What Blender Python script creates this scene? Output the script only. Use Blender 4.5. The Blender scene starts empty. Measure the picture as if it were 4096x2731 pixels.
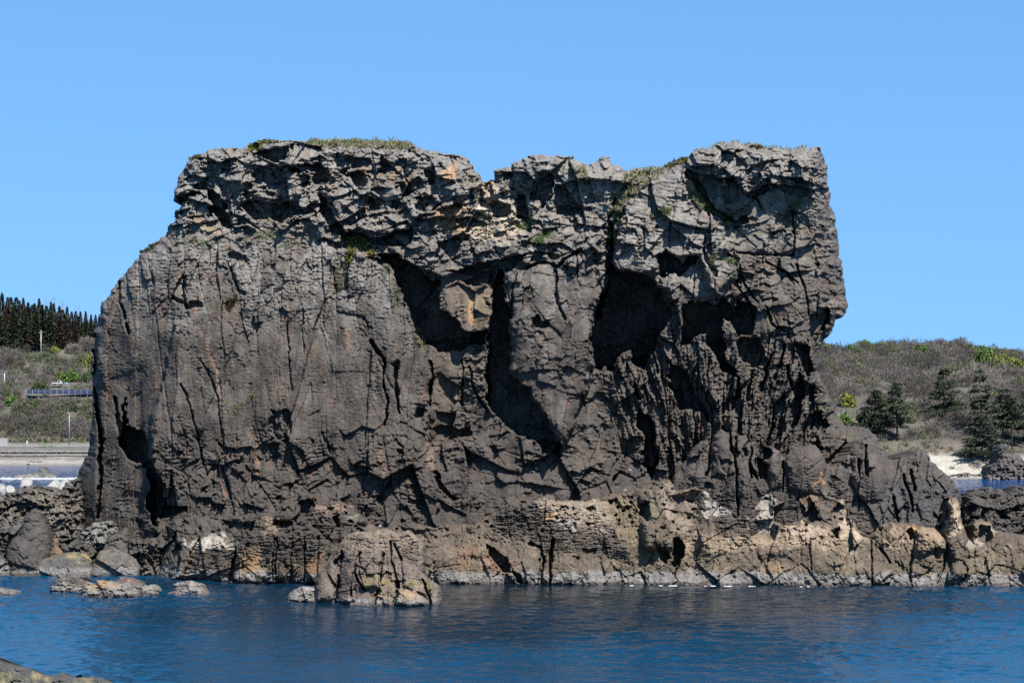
SKY_AIR, SKY_DUST, SKY_OZ, SKY_STR, EXPO = 1.0, 0.0, 1.0, 0.103, 1.36
SKY_LIFT, SKY_HUE, SKY_SAT = 0.34, 0.494, 1.22
WAVE = (0.11, 0.08, 0.045)
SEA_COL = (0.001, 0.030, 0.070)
DENOISE = False
import bpy, bmesh, math, random
import numpy as np
from mathutils import Vector, Matrix

C = bpy.context.scene.collection
random.seed(7)

# ------------------------------------------------------------------ camera model of the place
F_PX = 8000.0      # focal length in pixels of the 4096 px wide photograph
HOR = 1603.0       # row of the horizon
CAM_H = 16.35      # eye height over the water

def at(px, py, Y):
    """world point seen at pixel (px,py) that lies Y metres away"""
    return Vector(((px - 2048.0) / F_PX * Y, Y, CAM_H - (py - HOR) / F_PX * Y))

def water_Y(py):
    return F_PX * CAM_H / (py - HOR)

# ------------------------------------------------------------------ noise
def _hash(ix, iy, seed):
    h = (ix.astype(np.uint32) * np.uint32(374761393) + iy.astype(np.uint32) * np.uint32(668265263)
         + np.uint32((seed * 2246822519 + 3266489917) & 0xffffffff))
    h = (h ^ (h >> np.uint32(13))) * np.uint32(1274126177)
    h = (h ^ (h >> np.uint32(15))) * np.uint32(2246822519)
    return h ^ (h >> np.uint32(16))

def perlin(x, y, seed=0):
    xi = np.floor(x); yi = np.floor(y)
    fx = (x - xi).astype(np.float32); fy = (y - yi).astype(np.float32)
    xi = xi.astype(np.int64); yi = yi.astype(np.int64)
    u = fx * fx * fx * (fx * (fx * 6 - 15) + 10); v = fy * fy * fy * (fy * (fy * 6 - 15) + 10)
    def g(dx, dy):
        a = _hash(xi + dx, yi + dy, seed).astype(np.float32) * np.float32(2 * math.pi / 4294967296.0)
        return np.cos(a) * (fx - dx) + np.sin(a) * (fy - dy)
    n0 = g(0, 0); n0 = n0 + u * (g(1, 0) - n0)
    n1 = g(0, 1); n1 = n1 + u * (g(1, 1) - n1)
    return (n0 + v * (n1 - n0)) * 1.5

def fbm(x, y, octv=4, seed=0, gain=0.5):
    s = 0; a = 1.0
    for o in range(octv):
        s = s + a * perlin(x, y, seed + o * 17); x = x * 2.03 + 3.1; y = y * 2.03 + 1.7; a *= gain
    return s

def ridged(x, y, octv=4, seed=0, gain=0.5):
    s = 0; a = 1.0
    for o in range(octv):
        s = s + a * (1 - 2 * np.abs(perlin(x, y, seed + o * 13))); x = x * 2.1 + 5.3; y = y * 2.1 + 9.2; a *= gain
    return s

def worley(x, y, seed=0):
    """F1, F2, three random numbers of the nearest cell, offset from its point"""
    xi = np.floor(x).astype(np.int64); yi = np.floor(y).astype(np.int64)
    f1 = np.full(x.shape, 9.0, np.float32); f2 = f1.copy()
    hid = np.zeros(x.shape, np.uint32); ox = np.zeros(x.shape, np.float32); oy = ox.copy()
    for dx in (-1, 0, 1):
        for dy in (-1, 0, 1):
            h = _hash(xi + dx, yi + dy, seed)
            px = (xi + dx) + 0.1 + 0.8 * ((h & np.uint32(0xffff)).astype(np.float32) / 65535.0)
            py = (yi + dy) + 0.1 + 0.8 * ((h >> np.uint32(16)).astype(np.float32) / 65535.0)
            ddx = (x - px).astype(np.float32); ddy = (y - py).astype(np.float32)
            d = np.sqrt(ddx * ddx + ddy * ddy)
            near = d < f1
            f2 = np.where(near, f1, np.minimum(f2, d))
            f1 = np.where(near, d, f1); hid = np.where(near, h, hid)
            ox = np.where(near, ddx, ox); oy = np.where(near, ddy, oy)
    r1 = ((hid * np.uint32(2654435761)) >> np.uint32(8)).astype(np.float32) / 16777216.0
    r2 = ((hid * np.uint32(40503) + np.uint32(77777)) * np.uint32(2654435761) >> np.uint32(8)).astype(np.float32) / 16777216.0
    r3 = ((hid ^ np.uint32(0x5bd1e995)) * np.uint32(3266489917) >> np.uint32(8)).astype(np.float32) / 16777216.0
    return f1, f2, r1, r2, r3, ox, oy

def sstep(a, b, x):
    t = np.clip((x - a) / (b - a), 0, 1)
    return t * t * (3 - 2 * t)

def facets(x, y, amp, tilt, crack, cw, seed, ret_id=False, ov=0.3):
    """broken rock: every cell a plane of its own height and slope, cracks between cells"""
    f1, f2, r1, r2, r3, ox, oy = worley(x, y, seed)
    h = amp * (r1 - 0.5) + tilt * ((r2 - 0.5) * ox + (r3 - 0.5 + ov) * oy) * 2
    if crack:
        h = h - crack * (1 - sstep(0, cw, f2 - f1))
    return (h, r2) if ret_id else h

# ------------------------------------------------------------------ distance to traced outlines
def poly_sd(U, V, pts):
    """signed distance to a closed outline, inside positive"""
    pts = np.asarray(pts, np.float32); n = len(pts)
    d2 = np.full(U.shape, 1e12, np.float32); ins = np.zeros(U.shape, bool)
    for i in range(n):
        ax, ay = pts[i]; bx, by = pts[(i + 1) % n]
        ex, ey = bx - ax, by - ay
        wx = U - ax; wy = V - ay
        t = np.clip((wx * ex + wy * ey) / max(ex * ex + ey * ey, 1e-6), 0, 1)
        qx = wx - ex * t; qy = wy - ey * t
        d2 = np.minimum(d2, qx * qx + qy * qy)
        if ay != by:
            c = ((ay <= V) != (by <= V)) & (wx < ex * (wy) / ey)
            ins ^= c
    d = np.sqrt(d2)
    return np.where(ins, d, -d)

def line_d(U, V, pts):
    d2 = np.full(U.shape, 1e12, np.float32)
    for (ax, ay), (bx, by) in zip(pts[:-1], pts[1:]):
        ex, ey = bx - ax, by - ay
        wx = U - ax; wy = V - ay
        t = np.clip((wx * ex + wy * ey) / max(ex * ex + ey * ey, 1e-6), 0, 1)
        qx = wx - ex * t; qy = wy - ey * t
        d2 = np.minimum(d2, qx * qx + qy * qy)
    return np.sqrt(d2)

class Relief:
    """a rock face: relief H (m, towards the viewer's side) and rock colour over a grid of directions"""
    def __init__(s, u0, u1, v0, v1, step, warp=1.0, seed=1):
        s.step = step
        s.us = np.arange(u0, u1 + step, step, dtype=np.float32); s.vs = np.arange(v0, v1 + step, step, dtype=np.float32)
        s.U, s.V = np.meshgrid(s.us, s.vs)
        s.H = np.zeros(s.U.shape, np.float32)
        s.col = np.zeros(s.U.shape + (3,), np.float32)
        s.seed = seed
        a = warp
        k1 = worley(s.U / 21, s.V / 21, seed + 2)         # broken, angular outlines: whole chips shift together
        s.WU = s.U + a * (12 * fbm(s.U / 85, s.V / 85, 2, seed + 1) + 11 * (k1[2] - 0.5))
        s.WV = s.V + a * (12 * fbm(s.U / 85, s.V / 85, 2, seed + 3) + 11 * (k1[3] - 0.5))
        s.SU = s.U + 9 * fbm(s.U / 150, s.V / 150, 2, seed + 7) + 1.5 * perlin(s.U / 12, s.V / 12, seed + 8)   # nearly straight joints
        s.SV = s.V + 9 * fbm(s.U / 150, s.V / 150, 2, seed + 9) + 1.5 * perlin(s.U / 12, s.V / 12, seed + 10)
        s.N = fbm(s.U / 90, s.V / 90, 5, seed + 5, 0.6)
        s.N2 = fbm(s.U / 26, s.V / 26, 4, seed + 6, 0.6)

    def win(s, pts, pad):
        p = np.asarray(pts); pad = pad + 40
        i0 = max(int((p[:, 1].min() - pad - s.vs[0]) / s.step), 0); i1 = min(int((p[:, 1].max() + pad - s.vs[0]) / s.step) + 2, len(s.vs))
        j0 = max(int((p[:, 0].min() - pad - s.us[0]) / s.step), 0); j1 = min(int((p[:, 0].max() + pad - s.us[0]) / s.step) + 2, len(s.us))
        return slice(i0, max(i1, i0)), slice(j0, max(j1, j0))

    def mask(s, pts, soft=5, noisy=0):
        """whole-grid soft mask"""
        m = np.zeros(s.U.shape, np.float32); w = s.win(pts, soft)
        if m[w].size:
            sd = poly_sd(s.WU[w], s.WV[w], pts) + (noisy * s.N2[w] * 20 if noisy else 0)
            m[w] = sstep(-soft, soft, sd)
        return m

    def add(s, pts, h, soft=5, gx=0.0, gy=0.0):
        """raise (or sink) a traced patch; gx, gy tilt it over its width and height"""
        w = s.win(pts, soft)
        if not s.H[w].size: return
        p = np.asarray(pts, float)
        m = sstep(-soft, soft, poly_sd(s.WU[w], s.WV[w], pts))
        hh = h
        if gx: hh = hh + gx * ((s.U[w] - p[:, 0].min()) / max(np.ptp(p[:, 0]), 1) - 0.5)
        if gy: hh = hh + gy * ((s.V[w] - p[:, 1].min()) / max(np.ptp(p[:, 1]), 1) - 0.5)
        s.H[w] += m * hh

    def recess(s, pts, k=1.0, soft=4, d=None):
        p = np.asarray(pts, float)
        if d is None: d = min(k * np.ptp(p[:, 1]) / 60.0, 7.0)
        s.add(pts, -d, soft)

    def bulge(s, pts, h, r):
        """round-edged swelling"""
        w = s.win(pts, 0)
        if not s.H[w].size: return
        sd = poly_sd(s.WU[w], s.WV[w], pts)
        t = 1 - np.clip(sd / r, 0, 1)
        s.H[w] += np.where(sd > 0, h * np.sqrt(np.maximum(1 - t * t, 0)), 0)

    def crack(s, pts, wd, d):
        w = s.win(pts, wd * 2)
        if not s.H[w].size: return
        dd = line_d(0.5 * (s.WU[w] + s.SU[w]), 0.5 * (s.WV[w] + s.SV[w]), pts)
        wd = wd * (0.55 + 0.5 * np.abs(s.N[w]))
        s.H[w] -= d * (1 - sstep(wd * 0.5, wd, dd))

    def tint(s, pts, c, amt=1.0, soft=25, noisy=1.0):
        w = s.win(pts, soft)
        if not s.H[w].size: return
        sd = poly_sd(s.WU[w], s.WV[w], pts)
        m = sstep(-soft, soft, sd + noisy * (s.N2[w] * 16 + s.N[w] * 14)) * amt
        s.col[w] += (np.array(c, np.float32) - s.col[w]) * m[..., None]

    def tint_line(s, pts, c, wd, amt=1.0):
        w = s.win(pts, wd * 2)
        if not s.H[w].size: return
        dd = line_d(s.WU[w], s.WV[w], pts)
        m = (1 - sstep(wd * 0.3, wd, dd + s.N2[w] * wd * 0.4)) * amt
        s.col[w] += (np.array(c, np.float32) - s.col[w]) * m[..., None]

    def mix(s, c, m):
        s.col += (np.array(c, np.float32) - s.col) * np.clip(m, 0, 1)[..., None]

DARK = (0.078, 0.066, 0.057); BROWN = (0.115, 0.095, 0.080); MID = (0.145, 0.128, 0.110); GREY = (0.31, 0.288, 0.258)
TAN = (0.33, 0.205, 0.14); OCHRE = (0.52, 0.30, 0.14); WHITE = (0.62, 0.57, 0.50); YEL = (0.33, 0.265, 0.11)
OLIVE = (0.135, 0.115, 0.075); RUST = (0.20, 0.10, 0.06); BARN = (0.25, 0.24, 0.23); BLACK = (0.035, 0.032, 0.03)

def build_rock(R, outline, Yb, name, mat, jag=1.0, edge=(40, 2.0), back=10.0, parent=None, waterband=True, bandtop=0.85):
    """turn a relief into a closed rock: front surface, rounded rim, sides and back of real depth"""
    U, V = R.U, R.V
    kj = worley(U / 15, V / 15, R.seed + 32)
    ju = U + jag * (5 * fbm(U / 40, V / 40, 2, R.seed + 31) + 5.0 * (kj[2] - 0.5))
    jv = V + jag * (5 * fbm(U / 40, V / 40, 2, R.seed + 33) + 5.0 * (kj[3] - 0.5))
    sd = poly_sd(ju, jv, outline)
    ins = sd > 0
    t = 1 - np.clip(sd / edge[0], 0, 1)
    drop = edge[1] * (1 - np.sqrt(np.maximum(1 - t * t, 0)))
    Y = Yb - R.H + drop
    X = (U - 2048.0) / F_PX * Y; Z = CAM_H - (V - HOR) / F_PX * Y
    q = ins[:-1, :-1] & ins[1:, :-1] & ins[:-1, 1:] & ins[1:, 1:]
    used = np.zeros(ins.shape, bool)
    used[:-1, :-1] |= q; used[1:, :-1] |= q; used[:-1, 1:] |= q; used[1:, 1:] |= q
    idx = np.full(ins.shape, -1, np.int64); idx[used] = np.arange(used.sum())
    a = idx[:-1, :-1][q]; b = idx[1:, :-1][q]; c = idx[1:, 1:][q]; d = idx[:-1, 1:][q]
    faces = np.stack([a, b, c, d], 1)
    co = np.stack([X[used], Y[used], Z[used]], 1)
    col = R.col[used]
    if waterband:
        z = co[:, 2]; n = R.N2[used]; n0 = R.N[used]
        top = bandtop * (1 + 0.22 * n0 + 0.16 * n)
        m = (1 - sstep(top - 0.16, top + 0.05, z)) * np.clip(0.8 + 0.5 * n, 0.25, 1)
        col = col + (np.array(BARN, np.float32) - col) * m[:, None]
        m2 = (1 - sstep(0.12, 0.34, z + 0.1 * n)) * 0.75
        col = col + (np.array((0.10, 0.075, 0.066), np.float32) - col) * m2[:, None]
    # boundary edges of the front surface
    e = np.concatenate([faces[:, [0, 1]], faces[:, [1, 2]], faces[:, [2, 3]], faces[:, [3, 0]]])
    key = np.sort(e, 1); key = key[:, 0] * (len(co) + 1) + key[:, 1]
    _, inv, cnt = np.unique(key, return_inverse=True, return_counts=True)
    be = e[cnt[inv] == 1]
    bv = np.unique(be); remap = np.full(len(co), -1, np.int64); remap[bv] = np.arange(len(bv))
    cen = co.mean(0); rim = co[bv]; parts = [co]; cols = [col]; fl = [faces]; off0 = None; base = len(co)
    ymax = max(rim[:, 1].max(), co[:, 1].max())
    rings = [(0.35, 1.0), (0.7, 0.93), (0.92, 0.72), (1.0, 0.35)]
    prev = be; start = base
    for k, (fb, sc) in enumerate(rings):
        p = rim.copy()
        p[:, 0] = cen[0] + (rim[:, 0] - cen[0]) * sc; p[:, 2] = cen[2] + (rim[:, 2] - cen[2]) * sc
        dy = (ymax + back - rim[:, 1]) * fb
        p[:, 1] = rim[:, 1] + dy
        p[:, 2] -= 1.6 * dy * np.maximum(CAM_H - rim[:, 2], 0) / rim[:, 1]      # tops slope away to the back
        parts.append(p); cols.append(col[bv])
        nxt = remap[be] + start
        fl.append(np.stack([prev[:, 1], prev[:, 0], nxt[:, 0], nxt[:, 1]], 1))
        prev = nxt; start += len(bv)
    parts.append(np.array([[cen[0], ymax + back, cen[2]]])); cols.append(col[:1])
    tri = np.stack([prev[:, 1], prev[:, 0], np.full(len(prev), start)], 1)
    co = np.concatenate(parts); col = np.concatenate(cols); quads = np.concatenate(fl)
    ob = mesh_from(name, co, quads, tri, mat, parent, smooth=False)
    at_ = ob.data.color_attributes.new("rock_colour", 'FLOAT_COLOR', 'POINT')
    at_.data.foreach_set("color", np.concatenate([col * ALB, np.ones((len(col), 1))], 1).astype(np.float32).ravel())
    R.Y = Y; R.ins = ins
    return ob

ALB = 0.43     # dark basalt: overall reflectance of the stone

def mesh_from(name, co, quads, tris, mat, parent=None, smooth=False):
    me = bpy.data.meshes.new(name)
    quads = np.asarray(quads, np.int32).reshape(-1, 4); tris = np.asarray(tris, np.int32).reshape(-1, 3)
    me.vertices.add(len(co)); me.vertices.foreach_set("co", np.asarray(co, np.float32).ravel())
    nl = quads.size + tris.size
    me.loops.add(nl); me.loops.foreach_set("vertex_index", np.concatenate([quads.ravel(), tris.ravel()]).astype(np.int32))
    nf = len(quads) + len(tris)
    me.polygons.add(nf)
    ls = np.concatenate([np.arange(len(quads)) * 4, quads.size + np.arange(len(tris)) * 3]).astype(np.int32)
    me.polygons.foreach_set("loop_start", ls)
    if smooth: me.polygons.foreach_set("use_smooth", np.ones(nf, bool))
    me.update(calc_edges=True); me.validate()
    ob = bpy.data.objects.new(name, me); C.objects.link(ob)
    if mat: me.materials.append(mat)
    if parent: ob.parent = parent
    return ob

def tag(o, label=None, cat=None, group=None, kind=None):
    if label: o['label'] = label
    if cat: o['category'] = cat
    if group: o['group'] = group
    if kind: o['kind'] = kind
    return o

def empty(name, loc, label, cat, group=None):
    o = bpy.data.objects.new(name, None); C.objects.link(o); o.location = loc
    return tag(o, label, cat, group)

# ------------------------------------------------------------------ materials
def new_mat(name):
    m = bpy.data.materials.new(name); m.use_nodes = True
    nt = m.node_tree; nt.nodes.clear()
    out = nt.nodes.new('ShaderNodeOutputMaterial'); b = nt.nodes.new('ShaderNodeBsdfPrincipled')
    nt.links.new(b.outputs[0], out.inputs[0])
    return m, nt, b

def nd(nt, typ, **kw):
    n = nt.nodes.new(typ)
    for k, v in kw.items():
        if k in n.inputs: n.inputs[k].default_value = v
        else: setattr(n, k, v)
    return n

def vary(nt, src, scale, lo, hi, coord, detail=4):
    """multiply a colour by a procedural noise between lo and hi"""
    n = nd(nt, 'ShaderNodeTexNoise', Scale=scale, Detail=detail, Roughness=0.65)
    nt.links.new(coord, n.inputs['Vector'])
    r = nd(nt, 'ShaderNodeMapRange'); r.inputs[1].default_value = 0.3; r.inputs[2].default_value = 0.7
    r.inputs[3].default_value = lo; r.inputs[4].default_value = hi
    nt.links.new(n.outputs[0], r.inputs[0])
    mx = nd(nt, 'ShaderNodeVectorMath', operation='SCALE')
    nt.links.new(src, mx.inputs[0]); nt.links.new(r.outputs[0], mx.inputs['Scale'])
    return mx.outputs[0]

def rock_mat(name='rock', bump=0.06, s1=1.6, s2=9.0):
    m, nt, b = new_mat(name)
    a = nd(nt, 'ShaderNodeAttribute', attribute_name='rock_colour')
    g = nd(nt, 'ShaderNodeNewGeometry')
    c = vary(nt, a.outputs['Color'], s1, 0.68, 1.32, g.outputs['Position'], 5)
    c = vary(nt, c, s2, 0.66, 1.34, g.outputs['Position'], 3)
    c = vary(nt, c, 24.0, 0.72, 1.28, g.outputs['Position'], 2)
    nt.links.new(c, b.inputs['Base Color'])
    b.inputs['Roughness'].default_value = 0.9; b.inputs['Specular IOR Level'].default_value = 0.25
    n = nd(nt, 'ShaderNodeTexNoise', Scale=7.0, Detail=6, Roughness=0.7); nt.links.new(g.outputs['Position'], n.inputs['Vector'])
    bp = nd(nt, 'ShaderNodeBump', Strength=0.6, Distance=bump); nt.links.new(n.outputs[0], bp.inputs['Height'])
    nt.links.new(bp.outputs[0], b.inputs['Normal'])
    return m

def plain_mat(name, col, rough=0.8, s=2.0, lo=0.8, hi=1.2, metallic=0.0, obj_var=0.0):
    m, nt, b = new_mat(name)
    rgb = nd(nt, 'ShaderNodeRGB'); rgb.outputs[0].default_value = (*col, 1)
    g = nd(nt, 'ShaderNodeNewGeometry')
    src = rgb.outputs[0]
    if obj_var:
        oi = nd(nt, 'ShaderNodeObjectInfo'); r = nd(nt, 'ShaderNodeMapRange')
        r.inputs[3].default_value = 1 - obj_var; r.inputs[4].default_value = 1 + obj_var
        nt.links.new(oi.outputs['Random'], r.inputs[0])
        mx = nd(nt, 'ShaderNodeVectorMath', operation='SCALE'); nt.links.new(src, mx.inputs[0]); nt.links.new(r.outputs[0], mx.inputs['Scale'])
        src = mx.outputs[0]
    c = vary(nt, src, s, lo, hi, g.outputs['Position'])
    nt.links.new(c, b.inputs['Base Color']); b.inputs['Roughness'].default_value = rough; b.inputs['Metallic'].default_value = metallic
    return m
ROCK = rock_mat()

# ================================================================== the great sea stack
STACK = [(300,2420),(296,2131),(296,2044),(300,1957),(305,1909),(314,1888),(322,1866),(335,1840),(348,1809),(355,1779),(361,1718),(368,1675),
 (372,1623),(370,1562),(368,1509),(362,1448),(366,1396),(377,1379),(375,1331),(385,1309),(392,1274),(401,1235),(409,1204),(435,1183),(442,1165),
 (470,1126),(490,1100),(525,1065),(545,1035),(575,1008),(600,992),(613,975),(635,964),(643,944),(665,940),(672,905),(691,892),(700,866),(700,844),
 (717,842),(720,818),(713,802),(689,803),(694,783),(702,744),(713,705),(731,683),(744,661),(750,641),(774,631),(809,620),(835,600),(870,594),(931,591),
 (966,591),(983,587),(1001,578),(1035,567),(1079,563),(1144,561),(1197,563),(1260,566),(1400,566),(1623,572),(1652,580),(1668,591),(1683,594),(1726,602),
 (1761,609),(1805,615),(1844,624),(1861,626),(1879,641),(1894,665),(1890,676),(1904,688),(1918,696),(1927,713),(1935,722),(1957,721),(1979,718),(1981,683),
 (1992,674),(2027,666),(2044,668),(2044,652),(2066,644),(2086,644),(2088,633),(2123,631),(2107,624),(2110,617),(2179,615),(2188,626),(2219,624),(2258,622),
 (2297,624),(2301,635),(2323,650),(2354,663),(2362,650),(2388,644),(2397,628),(2419,624),(2436,631),(2447,652),(2475,663),(2489,672),(2494,681),(2526,684),
 (2574,676),(2644,674),(2661,660),(2679,650),(2705,646),(2757,626),(2766,605),(2792,594),(2835,585),(2862,578),(2888,572),(2923,569),(2957,572),(2979,578),
 (3018,583),(3053,591),(3097,593),(3162,597),(3206,592),(3227,591),(3240,596),(3249,589),(3282,589),(3288,613),(3299,639),(3308,661),(3312,687),(3312,726),
 (3321,770),(3323,818),(3341,870),(3354,935),(3354,988),(3365,1036),(3373,1097),(3382,1179),(3395,1226),(3380,1257),(3360,1277),(3345,1270),(3338,1296),
 (3330,1327),(3306,1348),(3297,1361),(3284,1388),(3275,1418),(3271,1462),(3273,1492),(3282,1514),(3297,1540),(3316,1566),(3332,1605),(3342,1653),(3377,1688),
 (3394,1710),(3416,1705),(3451,1701),(3477,1718),(3503,1736),(3516,1766),(3534,1788),(3555,1810),(3595,1827),(3640,1860),(3660,2050),(3660,2420)]

R = Relief(270, 3680, 540, 2300, 2.6, 1.0, 11)
U, V, WU, WV = R.U, R.V, R.WU, R.WV
Yb = np.interp(U, [280, 330, 380, 480, 560, 620, 900, 1500, 1750, 2050, 2400, 2700, 3100, 3260, 3700],
                  [203, 198.5, 196, 193.8, 192.4, 189.6, 187.3, 186.6, 186.6, 186.0, 186.2, 185.6, 185.2, 185.6, 187]).astype(np.float32)
Yb2 = np.interp(U, [280, 330, 400, 520, 700, 900, 1500, 3700], [202, 197.5, 194.6, 191.8, 189.3, 188.0, 186.6, 186.6]).astype(np.float32)
Yb = np.where(U < 1500, Yb2 + (Yb - Yb2) * sstep(1420, 1640, V), Yb)
lean = np.interp(U, [300, 1600, 2100, 2700, 3300], [6.5, 6.5, 4.0, 1.5, 0.5])
Yb += lean * np.clip((2100 - V) / 1500, -0.1, 1)
# the right end turns away from the viewer
corner = np.interp(V, [560, 700, 900, 1000, 1180, 1260, 1350, 1480], [3250, 3255, 3262, 3270, 3275, 3300, 3270, 3258])
sh_edge = np.interp(V, [1480, 1560, 1700, 1850, 2050], [3262, 3290, 3330, 3500, 3600])
Yb += np.where(V < 1480, np.clip(WU - corner, 0, 200) * 0.095, np.clip(WU - 3235, 0, 130) * 0.035 + np.clip(WU - sh_edge, 0, 300) * 0.03)

# --- regions of different rock
M_cap = np.clip(R.mask([(560,500),(1640,500),(1960,640),(1990,930),(1700,960),(1500,960),(1290,930),(1230,925),(640,935),(560,900)], 60), 0, 1)
M_mid = R.mask([(1290,940),(1700,900),(1990,640),(2600,600),(2500,900),(2420,1080),(2000,1060),(1760,1100),(1500,1050)], 40)
M_col = R.mask([(250,1000),(640,980),(1290,970),(1540,1040),(1640,1260),(1720,1420),(1730,1800),(1700,2150),(250,2200)], 40)
M_low = R.mask([(560,1780),(1700,1700),(2500,1700),(2700,1700),(2700,2150),(560,2200)], 80)
M_pil = R.mask([(2010,1060),(2330,1000),(2400,1150),(2375,1500),(2300,1800),(2050,1700)], 30)
M_brow = R.mask([(2440,800),(2560,720),(2800,700),(2900,900),(2930,1150),(2860,1240),(2640,1130),(2440,1060)], 40)
M_face = R.mask([(2890,880),(2960,760),(3260,740),(3290,1260),(3250,1400),(2960,1380),(2900,1200)], 40)
M_flu = R.mask([(2420,1420),(2700,1300),(2960,1360),(3260,1380),(3300,1700),(3200,1850),(2700,1900),(2500,1750)], 60)
M_end = sstep(-15, 25, WU - corner) * (V < 1480)
M_capR = R.mask([(2740,540),(3400,540),(3330,760),(3200,740),(2960,760),(2870,700),(2750,690)], 20)

H = R.H
SU, SV = R.SU, R.SV
RG = sstep(-0.15, 0.5, fbm(U / 130, V / 170, 4, 40, 0.6))   # smooth slabs here, shattered rock there
n1 = fbm(U / 420, V / 520, 3, 41); n2 = fbm(U / 160, V / 200, 3, 42)
H += 1.2 * n1 + 0.30 * n2
# big joints that run all over
big, idb = facets(SU / 190, SV / 310, 1.2, 1.3, 0.30, 0.035, 43, True)
H += big * (0.08 + 0.92 * np.clip(M_low + 0.3 * M_pil + M_flu + M_mid + M_cap + M_brow, 0, 1)) + 0.9 * M_col * facets((SU + 0.03 * V) / 150, SV / 1300, 0.9, 1.0, 0.25, 0.03, 39, ov=0)
W0 = np.clip(1 - (M_cap + M_mid + M_col + M_low + M_pil + M_brow + M_face + M_flu + M_capR + M_end), 0, 1)
wav = 0.3 * fbm(U / 300, V / 300, 2, 44)
# columns of the left face: tall, narrow, broken across
tilt = 0.05 + 0.0 * V
c1, id1 = facets((SU + 0.05 * V) / 60 + wav, SV / 560, 0.55, 0.55, 0.30, 0.045, 45, True)
c2 = facets((SU + 0.05 * V) / 27 + wav, SV / 70, 0.26, 0.22, 0.10, 0.06, 46, ov=0.5)
c3 = facets(SU / 15, SV / 13, 0.11, 0.14, 0.0, 0.1, 47, ov=0.6)
up = sstep(1400, 1020, V); lowq = sstep(1500, 1800, V)
RC = np.clip(sstep(0.05, 0.65, fbm(U / 130, V / 190, 4, 38, 0.6)) * (0.55 + 0.5 * lowq) + 0.75 * up, 0, 1)
H += M_col * (c1 * (0.30 + 0.85 * up) + c2 * (0.10 + 0.95 * RC) + c3 * (0.12 + 0.85 * RC) + 0.035 * fbm(U / 11, V / 9, 3, 37))
# blocky lower walls
b1 = facets((SU + 0.2 * SV) / 98, (SV - 0.15 * SU) / 125, 0.8, 1.2, 0.20, 0.04, 48, ov=0.1)
b2 = facets((SU + 0.1 * SV) / 40, SV / 46, 0.40, 0.50, 0.10, 0.05, 49)
b3 = facets(SU / 17, SV / 14, 0.15, 0.20, 0.0, 0.1, 50, ov=0.5)
rough = b2 * (0.25 + 0.85 * RG) + b3 * (0.15 + 1.0 * RG)
H += np.clip(M_low + 0.45 * M_pil + 0.6 * M_face + W0, 0, 1) * (0.75 * b1 + rough)
# cavernous cap rock: angular blocks, some knocked out
w1 = worley((SU + 0.25 * SV) / 50, SV / 40, 51); w2 = worley(SU / 21, SV / 18, 52)
pit = -1.0 * (w1[2] > 0.80) * sstep(0.0, 0.12, w1[1] - w1[0]) - 0.42 * (w2[2] > 0.82) * sstep(0.0, 0.15, w2[1] - w2[0])
crumb = facets((SU - 0.2 * SV) / 105, SV / 80, 0.8, 1.5, 0.25, 0.05, 62, ov=0.25) + facets(SU / 44, (SV + 0.2 * SU) / 34, 0.45, 0.7, 0.12, 0.06, 63)
H += np.clip(M_cap + M_capR + 0.7 * M_mid, 0, 1) * (pit * (0.4 + 0.6 * RG) + crumb + 0.3 * b2 + b3 * (0.45 + 0.8 * RG))
# brow: thin bent sheets
sh = ridged((U + 0.3 * V) / 120, (V - 0.25 * U) / 15, 2, 54, 0.5)
H += M_brow * (0.10 * sh + 0.7 * b1 + rough)
# flutes: steep fans of splintered columns
fan = SU + (SV - 1300) * np.interp(U, [2450, 2750, 3000, 3300], [-0.32, -0.15, 0.22, 0.36])
f1_ = facets(fan / 44, SV / 260, 1.0, 0.9, 0.40, 0.06, 55)
f2_ = facets(fan / 19, SV / 80, 0.42, 0.50, 0.1, 0.07, 56)
H += M_flu * (f1_ + f2_ + b3 * 0.9)
H += M_face * (0.8 * facets((SU - 0.35 * SV) / 125, (SV + 0.3 * SU) / 90, 0.6, 1.0, 0.45, 0.04, 57, ov=0.1) + 0.35 * rough)
H += M_end * (0.5 * ridged(U / 30, V / 34, 3, 58, 0.6) + b2 + b3)
H += (0.03 * fbm(U / 14, V / 10, 3, 59)) * (0.4 + RG)

M_ft = R.mask([(3270,1460),(3330,1560),(3420,1700),(3600,1800),(3680,2050),(3200,2050),(3230,1700)], 20)
H += M_ft * (0.8 * b1 + 1.1 * b2 + 1.2 * b3) * (1 - W0 * 0.6)
# --- traced relief, larger forms
R.add([(560,540),(1230,560),(1300,780),(1290,900),(1230,965),(900,975),(640,990),(560,900)], 0.35, 40, gy=-0.9)
R.recess([(963,803),(1010,808),(1040,800),(1075,812),(1110,808),(1150,802),(1185,800),(1200,835),(1240,838),(1225,850),(1190,862),(1150,882),(1120,892),(1080,875),(1030,875),(985,862),(960,835)], 1.6)
R.recess([(722,785),(740,770),(775,765),(795,775),(790,795),(760,805),(730,810)], 2.2)
R.recess([(772,735),(800,730),(828,745),(820,765),(790,768)], 1.8)
R.recess([(826,755),(860,765),(890,795),(905,840),(925,850),(935,880),(920,905),(885,890),(860,850),(840,860),(820,830),(850,820),(835,790)], 1.4)
R.recess([(980,730),(1000,735),(1000,760),(985,778),(972,770)], 1.5)
R.recess([(1190,710),(1235,715),(1240,745),(1215,755),(1190,735)], 1.5)
R.recess([(1020,614),(1060,600),(1140,582),(1178,572),(1168,620),(1150,640),(1085,650),(1050,628)], 2.0)
R.add([(1035,566),(1150,563),(1148,584),(1060,602),(1040,590)], 0.8, 4)
R.recess([(1160,665),(1200,655),(1290,655),(1315,680),(1310,715),(1295,730),(1260,735),(1235,715),(1225,700),(1190,690),(1170,685)], 2.0)
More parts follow.
